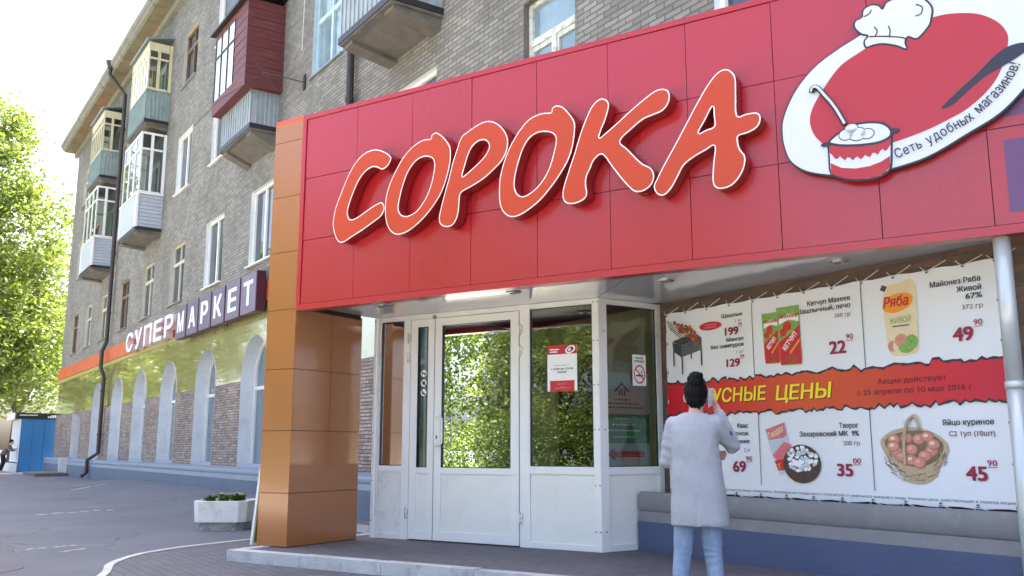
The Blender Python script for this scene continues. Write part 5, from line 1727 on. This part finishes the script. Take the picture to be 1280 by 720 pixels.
# ================================================================== PLANTER, BOARD, KIOSK
PF = Fr((-13.24, 4.12, 0), (0.56, 0.828, 0), (0.828, -0.56, 0))
PL = thing('concrete_planter', 'white concrete flower planter with chamfered corners standing left of the column', 'planter', tuple(PF.o))
def cham(h, c):
    return [(-h, -h + c), (-h + c, -h), (h - c, -h), (h, -h + c), (h, h - c), (h - c, h), (-h + c, h), (-h, h - c)]
planter_white = mat('planter_white', (230, 227, 220), .75, var=.06, vscale=5, bump=.2, bscale=30, dirt=(150, 146, 140), dscale=6, damt=.35)
planter_foot = mat('planter_foot', (168, 164, 160), .85, var=.15, vscale=5, bump=.3, dirt=(84, 80, 76), dscale=9, damt=.8)
def loft(mb, rings, m, cap=True):
    n = len(rings[0]); vs = []; fs = []
    for rg in rings: vs += rg
    for k in range(len(rings) - 1):
        for i in range(n):
            fs.append((k * n + i, k * n + (i + 1) % n, (k + 1) * n + (i + 1) % n, (k + 1) * n + i))
    if cap:
        fs.append(tuple(range(n))); fs.append(tuple(range((len(rings) - 1) * n, len(rings) * n)))
    mb.add(vs, fs, m)
mb = MB()
loft(mb, [[PF(a, b, z) for a, b in cham(h, c)] for h, c, z in ((.30, .08, -.01), (.30, .08, .115))], planter_foot)
mb.build('foot', PL)
mb = MB()
loft(mb, [[PF(a, b, z) for a, b in cham(h, c)] for h, c, z in ((.355, .09, .116), (.375, .10, .40), (.335, .09, .402), (.325, .08, .37))], planter_white)
mb.build('bowl', PL)
mb = MB()
mb.poly([PF(a, b, .374) for a, b in cham(.322, .08)], soil)
mb.build('soil_bed', PL)
# flowers growing in it
def plant(name, u, v, h, n, label, bloom):
    base = PF(u, v, .374)
    t = thing(name, label, 'flower', tuple(base), 'flowering plants in the planter')
    r_ = random.Random(int((u + 3) * 1000 + v * 77))
    mb = MB()
    for k in range(n):
        an = r_.uniform(0, 6.28); l = r_.uniform(.6, 1.25) * h
        d = Vector((math.cos(an), math.sin(an), 0)); side = Vector((-d.y, d.x, 0))
        p = base + d * r_.uniform(0, .06) + Vector((0, 0, r_.uniform(0, h * .5)))
        e = p + d * l * .7 + Vector((0, 0, l * r_.uniform(.2, .9)))
        m_ = (p + e) / 2 + Vector((0, 0, l * .15))
        wd = r_.uniform(.014, .026)
        mb.add([p, m_ + side * wd, e, m_ - side * wd], [(0, 1, 2, 3)], leaf_green)
    mb.build('leaves', t)
    if bloom:
        mb = MB()
        for k in range(5):
            c_ = base + Vector((r_.uniform(-.05, .05), r_.uniform(-.05, .05), h * r_.uniform(.95, 1.25)))
            for j in range(6):
                a1 = j * 1.047
                d = Vector((math.cos(a1), math.sin(a1), .35)) * .036; s2 = Vector((-math.sin(a1), math.cos(a1), 0)) * .018
                mb.add([c_, c_ + d * .6 + s2, c_ + d, c_ + d * .6 - s2], [(0, 1, 2, 3)], bloom)
            mb.tube([base, c_], .003, leaf_green, 4)
        mb.build('blossom', t)
bl_y = mat('blossom_yellow', (232, 224, 150), .6); bl_w = mat('blossom_white', (232, 232, 226), .6)
plant('flower_plant', -.18, .10, .09, 60, 'low leafy plant at the left rim of the white planter', None)
plant('flower_plant', -.02, .05, .10, 70, 'yellow flowering plant in the middle of the white planter', bl_y)
plant('flower_plant', .10, -.12, .08, 50, 'white flowering plant near the front rim of the planter', bl_w)
plant('flower_plant', .19, .06, .10, 70, 'yellow flowering plant at the right end of the planter', bl_y)
plant('flower_plant', .05, .20, .09, 60, 'small leafy plant at the back of the planter', None)

BF = Fr(PORT(-.53, -.02, .112), PU, PN)
BD = thing('leaning_board', 'thin white edged board leaning against the left side of the bronze column', 'board', tuple(BF.o))
mb = MB()
def lean(a, w, z): return BF.o + PU * (a + .10 * z / .85) + PN * w + Vector((0, 0, z))
def leanbox(a0, a1, w0, w1_, z0, z1, m):
    vs = [lean(a, b, c) for c in (z0, z1) for b in (w0, w1_) for a in (a0, a1)]
    mb.add(vs, [(0, 1, 3, 2), (4, 6, 7, 5), (0, 4, 5, 1), (2, 3, 7, 6), (0, 2, 6, 4), (1, 5, 7, 3)], m)
leanbox(-.03, .0, -.62, .0, .003, .80, pvc)
mb.build('frame', BD)
mb = MB()
leanbox(.0006, .008, -.60, -.02, .03, .78, olive_board)
mb.build('panel', BD)

KX0, KX1, KY0, KY1 = -52.6, -49.25, 5.35, 6.88
KS = thing('street_kiosk', 'small blue and white street kiosk past the end of the building', 'kiosk', (KX1, KY0, 0))
mb = MB()
mb.box(WORLD, KX1 - .05, KX1, KY0, KY1, .0, 2.5, kiosk_blue)
mb.box(WORLD, KX0, KX0 + .05, KY0, KY1, 0, 2.5, kiosk_blue)
mb.box(WORLD, KX0 + .05, KX1 - .05, KY1 - .05, KY1, 0, 2.5, kiosk_blue)
mb.box(WORLD, KX0 + .05, KX1 - .05, KY0 + .25, KY0 + .3, 0, .9, kiosk_white)
for y in (KY0 + .5, KY0 + 1.0):
    mb.box(WORLD, KX1, KX1 + .006, y, y + .012, .05, 2.45, mat('kiosk_seam', (24, 66, 118), .5))
mb.build('wall', KS)
mb = MB()
mb.box(WORLD, KX0 - .1, KX1 + .04, KY0 - .25, KY1 + .04, 2.5, 2.78, black_m)
mb.box(WORLD, KX0 - .1, KX1 - .4, KY0 - .27, KY0 - .251, 2.5, 2.80, kiosk_white)
r_ = random.Random(2)
y = KY0 - .1
while y < KY0 + .65:
    mb.box(WORLD, KX1 + .041, KX1 + .045, y, y + .05, 2.66, 2.70, ink_white); y += .065
for k in range(5):
    mb.box(WORLD, KX1 + .041, KX1 + .045, KY1 - .42 + k * .075, KY1 - .37 + k * .075, 2.56, 2.56 + (.13 if k > 1 else .08), ink_white)
mb.build('roof', KS)
mb = MB()
for x in (KX1 - .06, KX1 - .9, KX1 - 1.75, KX1 - 2.6, KX0 + .06):
    mb.box(WORLD, x - .04, x + .04, KY0 - .02, KY0 + .06, .55, 2.5, kiosk_white)
mb.box(WORLD, KX0, KX1, KY0 - .03, KY0 + .05, .48, .55, kiosk_white)
mb.box(WORLD, KX0, KX1, KY0 - .02, KY0 + .05, 1.15, 1.20, kiosk_white)
mb.build('window_frame', KS)
mb = MB()
mb.quad(Fr((0, KY0 + .02, 0), (1, 0, 0), (0, -1, 0)), KX0, KX1, 0, .55, 2.5, glass_side)
mb.build('pane', KS)
mb = MB()
mb.box(WORLD, KX0, KX1, KY0 - .3, KY0 - .031, .02, .42, kiosk_white)
mb.build('white_base', KS)
mb = MB()
mb.box(WORLD, KX0 + .2, KX1 - .2, KY0 + .3, KY0 + .5, .9, 2.2, mat('shelf_goods', (170, 176, 160), .6, var=.6, vscale=14))
mb.build('goods_shelf', KS)

# ================================================================== PEOPLE
def cap_mesh(bm, p, q, r1, r2, n=14, sq=None):
    """closed tapered capsule between p and q"""
    p = Vector(p); q = Vector(q); d = q - p
    L = d.length
    if L < 1e-6: d = Vector((0, 0, 1)); L = 0
    else: d = d / L
    a = d.orthogonal().normalized(); b = d.cross(a)
    rings = []
    for t in (-90, -60, -30, 0):
        rings.append((p + d * (r1 * math.sin(R(t))), r1 * math.cos(R(t))))
    for t in (0, 30, 60, 90):
        rings.append((q + d * (r2 * math.sin(R(t))), r2 * math.cos(R(t))))
    vs = []
    for c, r_ in rings:
        if r_ < 1e-5:
            vs.append([bm.verts.new(c)])
        else:
            vs.append([bm.verts.new(c + (a * math.cos(2 * math.pi * k / n) + b * math.sin(2 * math.pi * k / n)) * r_) for k in range(n)])
    for i in range(len(vs) - 1):
        A, B = vs[i], vs[i + 1]
        for k in range(n):
            k2 = (k + 1) % n
            if len(A) == 1: bm.faces.new((A[0], B[k2], B[k]))
            elif len(B) == 1: bm.faces.new((A[k], A[k2], B[0]))
            else: bm.faces.new((A[k], A[k2], B[k2], B[k]))
def ell_mesh(bm, c, rx, ry, rz, M=None):
    ret = bmesh.ops.create_uvsphere(bm, u_segments=20, v_segments=14, radius=1.0)
    T = Matrix.Translation(c) @ (M or Matrix()) @ Matrix.Diagonal((rx, ry, rz, 1))
    bmesh.ops.transform(bm, matrix=T, verts=ret['verts'])
def loft_mesh(bm, rings):
    """rings: list of (centre x, centre y, z, half width, half depth)"""
    n = 28; vs = []
    for cx, cy, z, a, b in rings:
        row = []
        for k in range(n):
            t = 2 * math.pi * k / n
            ct, st = math.cos(t), math.sin(t)
            e = 0.85
            row.append(bm.verts.new((cx + a * math.copysign(abs(ct) ** e, ct), cy + b * math.copysign(abs(st) ** e, st), z)))
        vs.append(row)
    for i in range(len(vs) - 1):
        for k in range(n):
            bm.faces.new((vs[i][k], vs[i][(k + 1) % n], vs[i + 1][(k + 1) % n], vs[i + 1][k]))
    bm.faces.new(vs[0][::-1]); bm.faces.new(vs[-1])
def remeshed(name, bm, vox, m, parent=None, smooth=6, fac=.5, displace=None):
    bmesh.ops.recalc_face_normals(bm, faces=bm.faces)
    me = bpy.data.meshes.new(name); bm.to_mesh(me); bm.free()
    o = bpy.data.objects.new(name, me); COL.objects.link(o)
    md = o.modifiers.new('r', 'REMESH'); md.mode = 'VOXEL'; md.voxel_size = vox; md.use_smooth_shade = True
    if smooth:
        ms = o.modifiers.new('s', 'SMOOTH'); ms.iterations = smooth; ms.factor = fac
    dg = bpy.context.evaluated_depsgraph_get()
    m2 = bpy.data.meshes.new_from_object(o.evaluated_get(dg))
    o.modifiers.clear()
    o.data = m2
    m2.name = name
    m2.materials.clear(); m2.materials.append(m)
    if displace:
        nv = len(m2.vertices)
        co = np.empty(nv * 3); no = np.empty(nv * 3)
        m2.vertices.foreach_get('co', co); m2.vertices.foreach_get('normal', no)
        co = co.reshape(-1, 3); no = no.reshape(-1, 3)
        co += no * displace(co)[:, None]
        m2.vertices.foreach_set('co', co.ravel())
    m2.polygons.foreach_set('use_smooth', [True] * len(m2.polygons))
    m2.update()
    if parent: o.parent = parent
    return o
def hand(bm, wrist, tipdir, palm_n, side, sc=1.0, curl=.9):
    """palm, four bent fingers and a thumb; tipdir = fingers' direction, palm_n = out of the palm, side = towards the thumb"""
    w = Vector(wrist); t = Vector(tipdir).normalized(); p = Vector(palm_n).normalized(); s = Vector(side).normalized()
    for k in range(4):
        o = (1.5 - k) * .019 * sc
        base = w + t * .085 * sc + s * o
        cap_mesh(bm, w + s * o * .7, base, .016 * sc, .0125 * sc, 10)
        l = (.072, .082, .076, .060)[k] * sc
        a1 = base + (t * math.cos(curl * .5) + p * math.sin(curl * .5)) * l * .45
        a2 = a1 + (t * math.cos(curl * 1.2) + p * math.sin(curl * 1.2)) * l * .33
        a3 = a2 + (t * math.cos(curl * 1.7) + p * math.sin(curl * 1.7)) * l * .25
        cap_mesh(bm, base, a1, .0100 * sc, .0088 * sc, 10); cap_mesh(bm, a1, a2, .0088 * sc, .0080 * sc, 10); cap_mesh(bm, a2, a3, .0080 * sc, .0070 * sc, 10)
    b0 = w + t * .025 * sc + s * .03 * sc
    b1 = b0 + (s * .7 + t * .5 + p * .4) * .045 * sc
    b2 = b1 + (t * .8 + p * .45 + s * .15) * .034 * sc
    cap_mesh(bm, w + t * .02 * sc + s * .015 * sc, b0, .016 * sc, .014 * sc, 10); cap_mesh(bm, b0, b1, .013 * sc, .011 * sc, 10); cap_mesh(bm, b1, b2, .011 * sc, .009 * sc, 10)

# --- woman with her back to the street; local x = her right, y = forward, z up
def local_to(o, loc, fdir):
    f = Vector(fdir).normalized()
    o.location = loc
    o.rotation_euler = (0, 0, math.atan2(f.y, f.x) - math.pi / 2)
WX, WY = -4.462, 4.525
bm = bmesh.new()
HC = Vector((.020, .035, 1.470))
ell_mesh(bm, HC, .072, .092, .108)                       # skull
ell_mesh(bm, HC + Vector((0, .03, -.05)), .056, .066, .066)   # jaw
ell_mesh(bm, HC + Vector((0, .055, -.085)), .030, .030, .022)  # chin
cap_mesh(bm, HC + Vector((0, .092, .012)), HC + Vector((0, .108, -.022)), .010, .015, 10)     # nose
for sx in (-1, 1):
    ell_mesh(bm, HC + Vector((sx * .074, .0, -.015)), .012, .020, .032)   # ears
    ell_mesh(bm, HC + Vector((sx * .030, .080, .012)), .016, .012, .010)   # brow and eye swell
cap_mesh(bm, HC + Vector((-.02, .090, -.055)), HC + Vector((.02, .090, -.055)), .008, .008, 10)  # lips
cap_mesh(bm, (.012, .0, 1.30), HC + Vector((0, -.005, -.075)), .055, .047)
# torso and limbs under the clothes
loft_mesh(bm, [(0, 0, .80, .15, .10), (0, 0, .95, .155, .105), (0, 0, 1.05, .125, .09), (0, 0, 1.2, .145, .095), (.0, 0, 1.29, .13, .075), (0, 0, 1.335, .07, .05)])
RS, RE, RW = Vector((.142, .0, 1.282)), Vector((.246, .10, 1.130)), Vector((.150, .115, 1.395))
LS, LE, LW = Vector((-.138, .0, 1.272)), Vector((-.190, .03, 1.03)), Vector((.075, .165, 1.055))
for a, b, r1, r2 in ((RS, RE, .042, .034), (RE, RW, .034, .024), (LS, LE, .042, .034), (LE, LW, .034, .024)):
    cap_mesh(bm, a, b, r1, r2)
hand(bm, RW, (-.20, -.20, 1), (-1, -.1, -.05), (-.1, 1, .0) if False else (.0, -1, .1), .92, .55)
hand(bm, LW, (1, -.18, .12), (0, -1, 0), (0, 0, 1), .92, .7)
HIPZ = .83
for sx, fx in ((-1, -.115), (1, .110)):
    cap_mesh(bm, (sx * .078, 0, HIPZ), (sx * .092, .012, .46), .078, .052)
    cap_mesh(bm, (sx * .092, .012, .46), (fx, -.015, .09), .050, .034)
    cap_mesh(bm, (fx, -.02, .05), (fx + sx * .015, .13, .03), .034, .026)
wom = remeshed('person', bm, .0065, skin, None, 2, .35)
tag(wom, 'woman in grey coat and light jeans facing the banner with phone at ear', 'person')
local_to(wom, (WX, WY, .006), (-.66, .75, 0))
# hair and bun
bm = bmesh.new()
ell_mesh(bm, HC + Vector((0, -.012, .018)), .082, .096, .108)
ell_mesh(bm, HC + Vector((0, -.045, -.030)), .068, .058, .062)
ell_mesh(bm, HC + Vector((.004, -.050, .085)), .060, .060, .060)
ell_mesh(bm, HC + Vector((.004, -.050, .122)), .046, .046, .040)
cap_mesh(bm, HC + Vector((-.022, -.06, .105)), HC + Vector((.026, -.075, .125)), .034, .032)
cap_mesh(bm, HC + Vector((.02, -.085, -.07)), HC + Vector((.025, -.06, -.10)), .012, .005)
# keep the face free
hair = remeshed('hair', bm, .006, hair_m, wom, 2, .4, lambda c: .0022 * np.sin(c[:, 0] * 230 + 30 * c[:, 2]) * np.sin(c[:, 2] * 60 + c[:, 1] * 40))
me = hair.data
b2 = bmesh.new(); b2.from_mesh(me)
dele = [v for v in b2.verts if v.co.y > HC.y + .045 and v.co.z < HC.z + .055]
bmesh.ops.delete(b2, geom=dele, context='VERTS')
b2.to_mesh(me); b2.free()
# coat: flared body and two sleeves joined into one surface
bm = bmesh.new()
loft_mesh(bm, [(.024, .0, .610, .194, .145), (.024, .0, .70, .190, .142), (.018, .0, .82, .181, .134), (.012, .0, .94, .172, .126), (.008, .0, 1.05, .162, .116), (.002, .0, 1.15, .162, .116), (.0, .0, 1.23, .170, .110), (.0, .0, 1.285, .164, .092), (.004, .0, 1.325, .125, .075), (.008, .0, 1.352, .072, .062)])
cap_mesh(bm, RS + Vector((-.02, 0, -.005)), RS, .062, .064); cap_mesh(bm, RS, RE, .064, .055); cap_mesh(bm, RE, RE.lerp(RW, .80), .056, .044)
cap_mesh(bm, LS + Vector((.02, 0, -.0)), LS, .056, .058); cap_mesh(bm, LS, LE, .058, .052); cap_mesh(bm, LE, LE.lerp(LW, .86), .052, .044)
def coat_folds(c):
    f = .0035 * np.sin(c[:, 0] * 42 + 3 * c[:, 2]) * np.clip((1.0 - c[:, 2]) * 2.4, 0, 1)
    f += .0030 * np.sin(c[:, 2] * 95 + c[:, 0] * 30) * np.exp(-((c[:, 2] - 1.10) / .12) ** 2) * (np.abs(c[:, 0]) > .15)
    f += .002 * np.sin(c[:, 2] * 30 + c[:, 0] * 12)
    f -= .0035 * np.exp(-((c[:, 0] - .012) / .006) ** 2) * (c[:, 1] < 0) * (c[:, 2] < 1.3)
    f += .004 * np.exp(-((c[:, 0] + .09 - .25 * (c[:, 2] - 1.0)) / .02) ** 2) * np.exp(-((c[:, 2] - 1.02) / .1) ** 2) + .004 * np.exp(-((c[:, 0] - .10 - .3 * (c[:, 2] - 1.1)) / .02) ** 2) * np.exp(-((c[:, 2] - 1.12) / .09) ** 2)
    return f
coat = remeshed('coat', bm, .0085, coat_m, wom, 7, .5, coat_folds)
# sleeve patch
mbp = MB()
pc = RS.lerp(RE, .62) + Vector((.022, -.050, .032))
mbp.add([pc + Vector(v) for v in ((-.018, -.012, .022), (.020, .006, .006), (.030, .002, -.020), (-.004, -.012, -.012), (-.018, -.004, .022), (.020, .014, .006), (.030, .010, -.020), (-.004, -.004, -.012))], [(0, 1, 2, 3), (4, 7, 6, 5), (0, 4, 5, 1), (1, 5, 6, 2), (2, 6, 7, 3), (3, 7, 4, 0)], blue_patch)
me = bpy.data.meshes.new('sleeve_patch'); me.from_pydata(mbp.v, [], mbp.f); me.materials.append(blue_patch)
po_ = bpy.data.objects.new('sleeve_patch', me); COL.objects.link(po_); po_.parent = wom
# jeans
bm = bmesh.new()
loft_mesh(bm, [(.012, 0, .74, .120, .10), (.012, 0, .80, .128, .104), (.012, 0, .88, .130, .104)])
for sx, fx in ((-1, -.115), (1, .110)):
    cap_mesh(bm, (sx * .074 + .010, 0, .80), (sx * .095, .012, .47), .080, .066)
    cap_mesh(bm, (sx * .095, .012, .47), (fx, -.012, .30), .063, .056)
    cap_mesh(bm, (fx, -.012, .30), (fx, -.015, .10), .056, .047)
_jr = np.random.default_rng(4)
_jf = [(_jr.uniform(.30, .62), _jr.uniform(.02, .05), _jr.uniform(90, 170), _jr.uniform(-60, 60), _jr.uniform(0, 6.3), _jr.uniform(-.12, .12)) for _ in range(16)]
_jf += [(_jr.uniform(.08, .22), _jr.uniform(.02, .05), _jr.uniform(110, 190), _jr.uniform(-50, 50), _jr.uniform(0, 6.3), _jr.uniform(-.12, .12)) for _ in range(8)]
def jean_folds(c):
    f = np.zeros(len(c))
    for z0, sg, fr_, sl, ph_, x0 in _jf:
        f += .0026 * np.exp(-((c[:, 2] - z0) / sg) ** 2 - ((c[:, 0] - x0) / .05) ** 2) * np.sin(c[:, 2] * fr_ + c[:, 0] * sl + c[:, 1] * sl + ph_)
    return f
remeshed('jeans', bm, .008, denim, wom, 5, .5, jean_folds)
bm = bmesh.new()
for sx, fx in ((-1, -.115), (1, .110)):
    cap_mesh(bm, (fx, -.045, .040), (fx + sx * .012, .10, .036), .042, .036); cap_mesh(bm, (fx + sx * .012, .10, .034), (fx + sx * .018, .15, .030), .034, .026); cap_mesh(bm, (fx, -.02, .05), (fx, -.018, .095), .042, .040)
remeshed('shoes', bm, .008, shoe_m, wom, 3)
# phone held at her right ear
ph = MB()
def wl(v):    # woman's local to world
    return wom.matrix_basis @ Vector(v)
c0 = HC + Vector((.098, -.005, -.015))
mm_ = Matrix.Rotation(R(-22), 4, 'Z') @ Matrix.Rotation(R(14), 4, 'X') @ Matrix.Rotation(R(10), 4, 'Y')
vs = [wl(c0 + (mm_ @ Vector((sx * .0045, sy * .034, sz * .062)))) for sz in (-1, 1) for sy in (-1, 1) for sx in (-1, 1)]
ph.add(vs, [(0, 1, 3, 2), (4, 6, 7, 5), (0, 4, 5, 1), (2, 3, 7, 6), (0, 2, 6, 4), (1, 5, 7, 3)], phone_m)
pho = ph.build('phone')
tag(pho, 'silver mobile phone held at the ear of the woman in the grey coat', 'phone')
bv = pho.modifiers.new('b', 'BEVEL'); bv.width = .003; bv.segments = 2

# --- man leaning at the kiosk window, far off
bm = bmesh.new()
mh = Vector((.0, .30, 1.42))
ell_mesh(bm, mh, .075, .095, .115)
cap_mesh(bm, (0, .22, 1.26), mh + Vector((0, -.02, -.06)), .05, .05)
loft_mesh(bm, [(0, -.04, .85, .16, .12), (0, .04, 1.0, .16, .12), (0, .13, 1.15, .19, .12), (0, .20, 1.26, .14, .09)])
for sx in (-1, 1):
    cap_mesh(bm, (sx * .18, .18, 1.23), (sx * .22, .30, 1.02), .05, .04); cap_mesh(bm, (sx * .22, .30, 1.02), (sx * .14, .50, 1.06), .04, .03)
    hand(bm, (sx * .14, .50, 1.06), (0, 1, 0), (0, 0, -1), (-sx, 0, 0), 1.0, .5)
    cap_mesh(bm, (sx * .09, -.04, .85), (sx * .10, .0, .47), .085, .06); cap_mesh(bm, (sx * .10, .0, .47), (sx * .11, -.10, .07), .06, .04); cap_mesh(bm, (sx * .11, -.11, .045), (sx * .12, .06, .035), .045, .035)
man = remeshed('person', bm, .012, skin, None, 2, .4)
tag(man, 'person in taupe jacket and black trousers leaning at the kiosk window', 'person')
bm = bmesh.new()
ell_mesh(bm, mh + Vector((0, -.015, .025)), .083, .10, .105)
remeshed('hair', bm, .012, hair_m, man, 1)
bm = bmesh.new()
loft_mesh(bm, [(0, -.05, .80, .19, .15), (0, .04, 1.0, .19, .15), (0, .13, 1.15, .22, .145), (0, .20, 1.28, .15, .10)])
for sx in (-1, 1):
    cap_mesh(bm, (sx * .18, .18, 1.23), (sx * .22, .30, 1.02), .07, .06); cap_mesh(bm, (sx * .22, .30, 1.02), (sx * .16, .45, 1.055), .06, .045)
remeshed('jacket', bm, .014, jacket_m, man, 4)
bm = bmesh.new()
for sx in (-1, 1):
    cap_mesh(bm, (sx * .09, -.04, .84), (sx * .10, .0, .47), .105, .08); cap_mesh(bm, (sx * .10, .0, .47), (sx * .11, -.10, .09), .08, .06)
remeshed('trousers', bm, .014, trouser_m, man, 3)
local_to(man, (-49.8, 4.80, .0), (.35, .94, 0))

# ================================================================== TREES
def crown_mesh(name, lumps, n, leaf, m, seed):
    """leaf-sized quads gathered in clumps through the volume of several lumps (cx,cy,cz,rx,ry,rz)"""
    g = np.random.default_rng(seed)
    wts = np.array([l[3] * l[4] * l[5] for l in lumps]) ** .75
    wts /= wts.sum()
    nc = max(30, n // 45)
    ci = g.choice(len(lumps), nc, p=wts)
    L = np.array(lumps)
    d = g.normal(size=(nc, 3)); d /= np.linalg.norm(d, axis=1)[:, None]
    rad = g.uniform(.45, 1.04, nc) ** .7
    cc = L[ci, :3] + d * L[ci, 3:] * rad[:, None]
    cr = g.uniform(.55, 1.25, nc) * leaf * 3.4
    k = g.integers(0, nc, n)
    dd = g.normal(size=(n, 3)) * .55
    p = cc[k] + dd * cr[k][:, None] * np.array([1, 1, .75])
    u = g.normal(size=(n, 3)); u[:, 2] *= .6; u /= np.linalg.norm(u, axis=1)[:, None]
    v = np.cross(u, g.normal(size=(n, 3))); v /= np.linalg.norm(v, axis=1)[:, None]
    s = leaf * g.uniform(.55, 1.15, n)[:, None]
    q = np.stack([p - u * s * .6, p + v * s * .36, p + u * s * .6, p - v * s * .36], 1).reshape(-1, 3)
    me = bpy.data.meshes.new(name)
    me.vertices.add(4 * n); me.vertices.foreach_set('co', q.ravel())
    me.loops.add(4 * n); me.loops.foreach_set('vertex_index', np.arange(4 * n, dtype=np.int32))
    me.polygons.add(n); me.polygons.foreach_set('loop_start', np.arange(0, 4 * n, 4, dtype=np.int32))
    me.polygons.foreach_set('loop_total', np.full(n, 4, dtype=np.int32))
    me.materials.append(m)
    me.update(calc_edges=True)
    return me
def limb_mesh(name, h, r, lumps, seed):
    mb = MB(); r_ = random.Random(seed)
    top = max(l[2] for l in lumps)
    pts = [(0, 0, -.2)]
    for k in range(1, 9):
        pts.append((r_.uniform(-.12, .12) * k * .3, r_.uniform(-.12, .12) * k * .3, top * k / 8))
    mb.tube(pts, [r * (1 - .85 * k / 8) * (1.25 if k == 0 else 1) for k in range(9)], bark, 9)
    for l in lumps:
        for j in range(3):
            k = r_.randint(2, 7)
            s0 = Vector(pts[k])
            e = Vector(l[:3]) + Vector((r_.uniform(-.5, .5) * l[3], r_.uniform(-.5, .5) * l[4], r_.uniform(-.2, .6) * l[5]))
            if e.z < s0.z: s0 = Vector(pts[2])
            m_ = s0.lerp(e, .5) + Vector((0, 0, .08 * (e - s0).length))
            mb.tube([s0, m_, e], [r * .32, r * .2, r * .05], bark, 6)
    o = mb.build(name)
    me = o.data
    bpy.data.objects.remove(o)
    return me
def tree(name, label, loc, lumps, n, leaf, m, seed, tr, group=None, meshes=None, rot=0):
    t = thing(name, label, 'tree', loc, group)
    t.rotation_euler.z = rot
    if meshes is None:
        meshes = (limb_mesh('trunk', 0, tr, lumps, seed), crown_mesh('crown', lumps, n, leaf, m, seed))
    for nm, me in zip(('trunk', 'crown'), meshes):
        o = bpy.data.objects.new(nm, me); COL.objects.link(o); o.parent = t
    return meshes
GL = 'broad trees past the end of the building'
tree('street_tree', 'tall bright green tree rising nearest the end of the building', (-63, 3.6, 0), [(0, 1.2, 9, 4.5, 4.0, 4.5), (0, 2.0, 13.5, 4.2, 3.6, 4.0), (0.5, -.2, 17.5, 4, 3.4, 3.4), (0, .0, 20.6, 2.8, 2.6, 2.2), (0, -3.0, 12, 4, 4, 5), (0, 3.2, 7.2, 3.5, 2.8, 2.8), (1, 0, 5.6, 4, 4, 1.8)], 46000, .29, leaf_spring, 11, .38, GL)
tree('street_tree', 'shaded leafy tree hanging low over the blue kiosk', (-58.5, -2.0, 0), [(0, 0, 9, 4.2, 4.2, 4.5), (0, 1.5, 13, 3.4, 3.6, 3.2), (.5, 3, 6.2, 3, 4, 2.0), (-1, -2, 12, 3.5, 3.5, 4)], 24000, .28, leaf_spring, 12, .32, GL)
tree('street_tree', 'pale green tree standing farthest behind the kiosk', (-82, 8.5, 0), [(0, 0, 9, 6, 6, 5), (0, 1, 14, 5, 5, 4), (0, -3, 12, 5, 5, 4), (0, 2.5, 6, 5, 4, 3)], 16000, .34, leaf_spring, 13, .4, GL)
# trees across the street: sunlit, they show as reflections in the glass and tiles
OPP = 'trees along the far side of the street'
OLAB = 'leafy sunlit tree on the far side of the street, mirrored in the shop glass'
msA = tree('roadside_tree', OLAB, (-14.5, -13.5, 0), [(0, 0, 3.6, 3.0, 2.6, 2.6), (1.0, .5, 6, 2.6, 2.4, 2.2), (-1.5, 0, 5, 2.4, 2.2, 2.2), (0, .6, 1.9, 2.8, 2.0, 1.2)], 24000, .13, leaf_green, 21, .2, OPP)
msB = tree('roadside_tree', OLAB, (-9.2, -12.5, 0), [(0, 0, 3.2, 2.8, 2.6, 2.4), (-.8, .3, 5.6, 2.2, 2.2, 2.0), (1.5, 0, 4.5, 2.4, 2.2, 2.0), (0, .6, 1.6, 2.6, 2.0, 1.1)], 22000, .13, leaf_spring, 22, .2, OPP)
for k, (x, y, rz) in enumerate(((-4.2, -14, 1.2), (-19.8, -14.2, 4.0), (-25.5, -16.6, .6))):
    tree('roadside_tree', OLAB, (x, y, 0), None, 0, 0, None, 0, 0, OPP, msA if k % 2 else msB, rz)
msC = tree('roadside_tree', OLAB, (-12, -20, 0), [(0, 0, 6, 3.6, 3.6, 4.2), (0, 0, 10, 3, 3, 3)], 12000, .22, leaf_green, 23, .25, OPP)
for k, (x, y, rz) in enumerate(((-4, -21, 1), (-21, -21, 3), (-118, -14, 1.5), (-123, -15, 2.2), (-127, -14, 3.2), (-136, -15, 1.2), (-146, -14, .2), (-158, -16, 2.2), (-172, -15, 3), (-190, -16, 4))):
    tree('roadside_tree', OLAB, (x, y, 0), None, 0, 0, None, 0, 0, OPP, msC, rz)

# pale pavement added to bounce sunlight at the shop front; lawn and hedge beyond
mb = MB()
mb.zprism([(-80, -3.0), (40, -3.0), (40, -9.19), (-80, -9.19)], -0.05, 0.02, mat('bounce_pavement', (204, 198, 188), .9, var=.08, vscale=.8, bump=.2, bscale=60))
tag(mb.build('bounce_pavement'), kind='structure')
mb = MB()
mb.zprism([(-220, -9.2), (40, -9.2), (40, -60), (-220, -60)], -0.05, 0.05, mat('lawn', (86, 100, 48), .95, var=.3, vscale=1.5, bump=.5, bscale=30))
tag(mb.build('grass'), kind='structure')
for k in range(10):
    x = -25 + k * 2.6
    if k == 0:
        lum = [(0, 0, .8, 1.6, .8, .9), (.7, .2, 1.2, 1.0, .7, .9), (-.8, 0, 1.1, 1.0, .7, .8)]
        hm = crown_mesh('foliage', lum, 6500, .085, leaf_green, 41)
    t = thing('hedge_bush', 'leafy green hedge bush on the lawn across the street, mirrored in the shop glass', 'bush', (x, -10.6 - .5 * math.sin(k * 2.1), 0), 'hedge bushes across the street')
    t.rotation_euler.z = k * 3.14159 + .2 * math.sin(k)
    o = bpy.data.objects.new('foliage', hm); COL.objects.link(o); o.parent = t
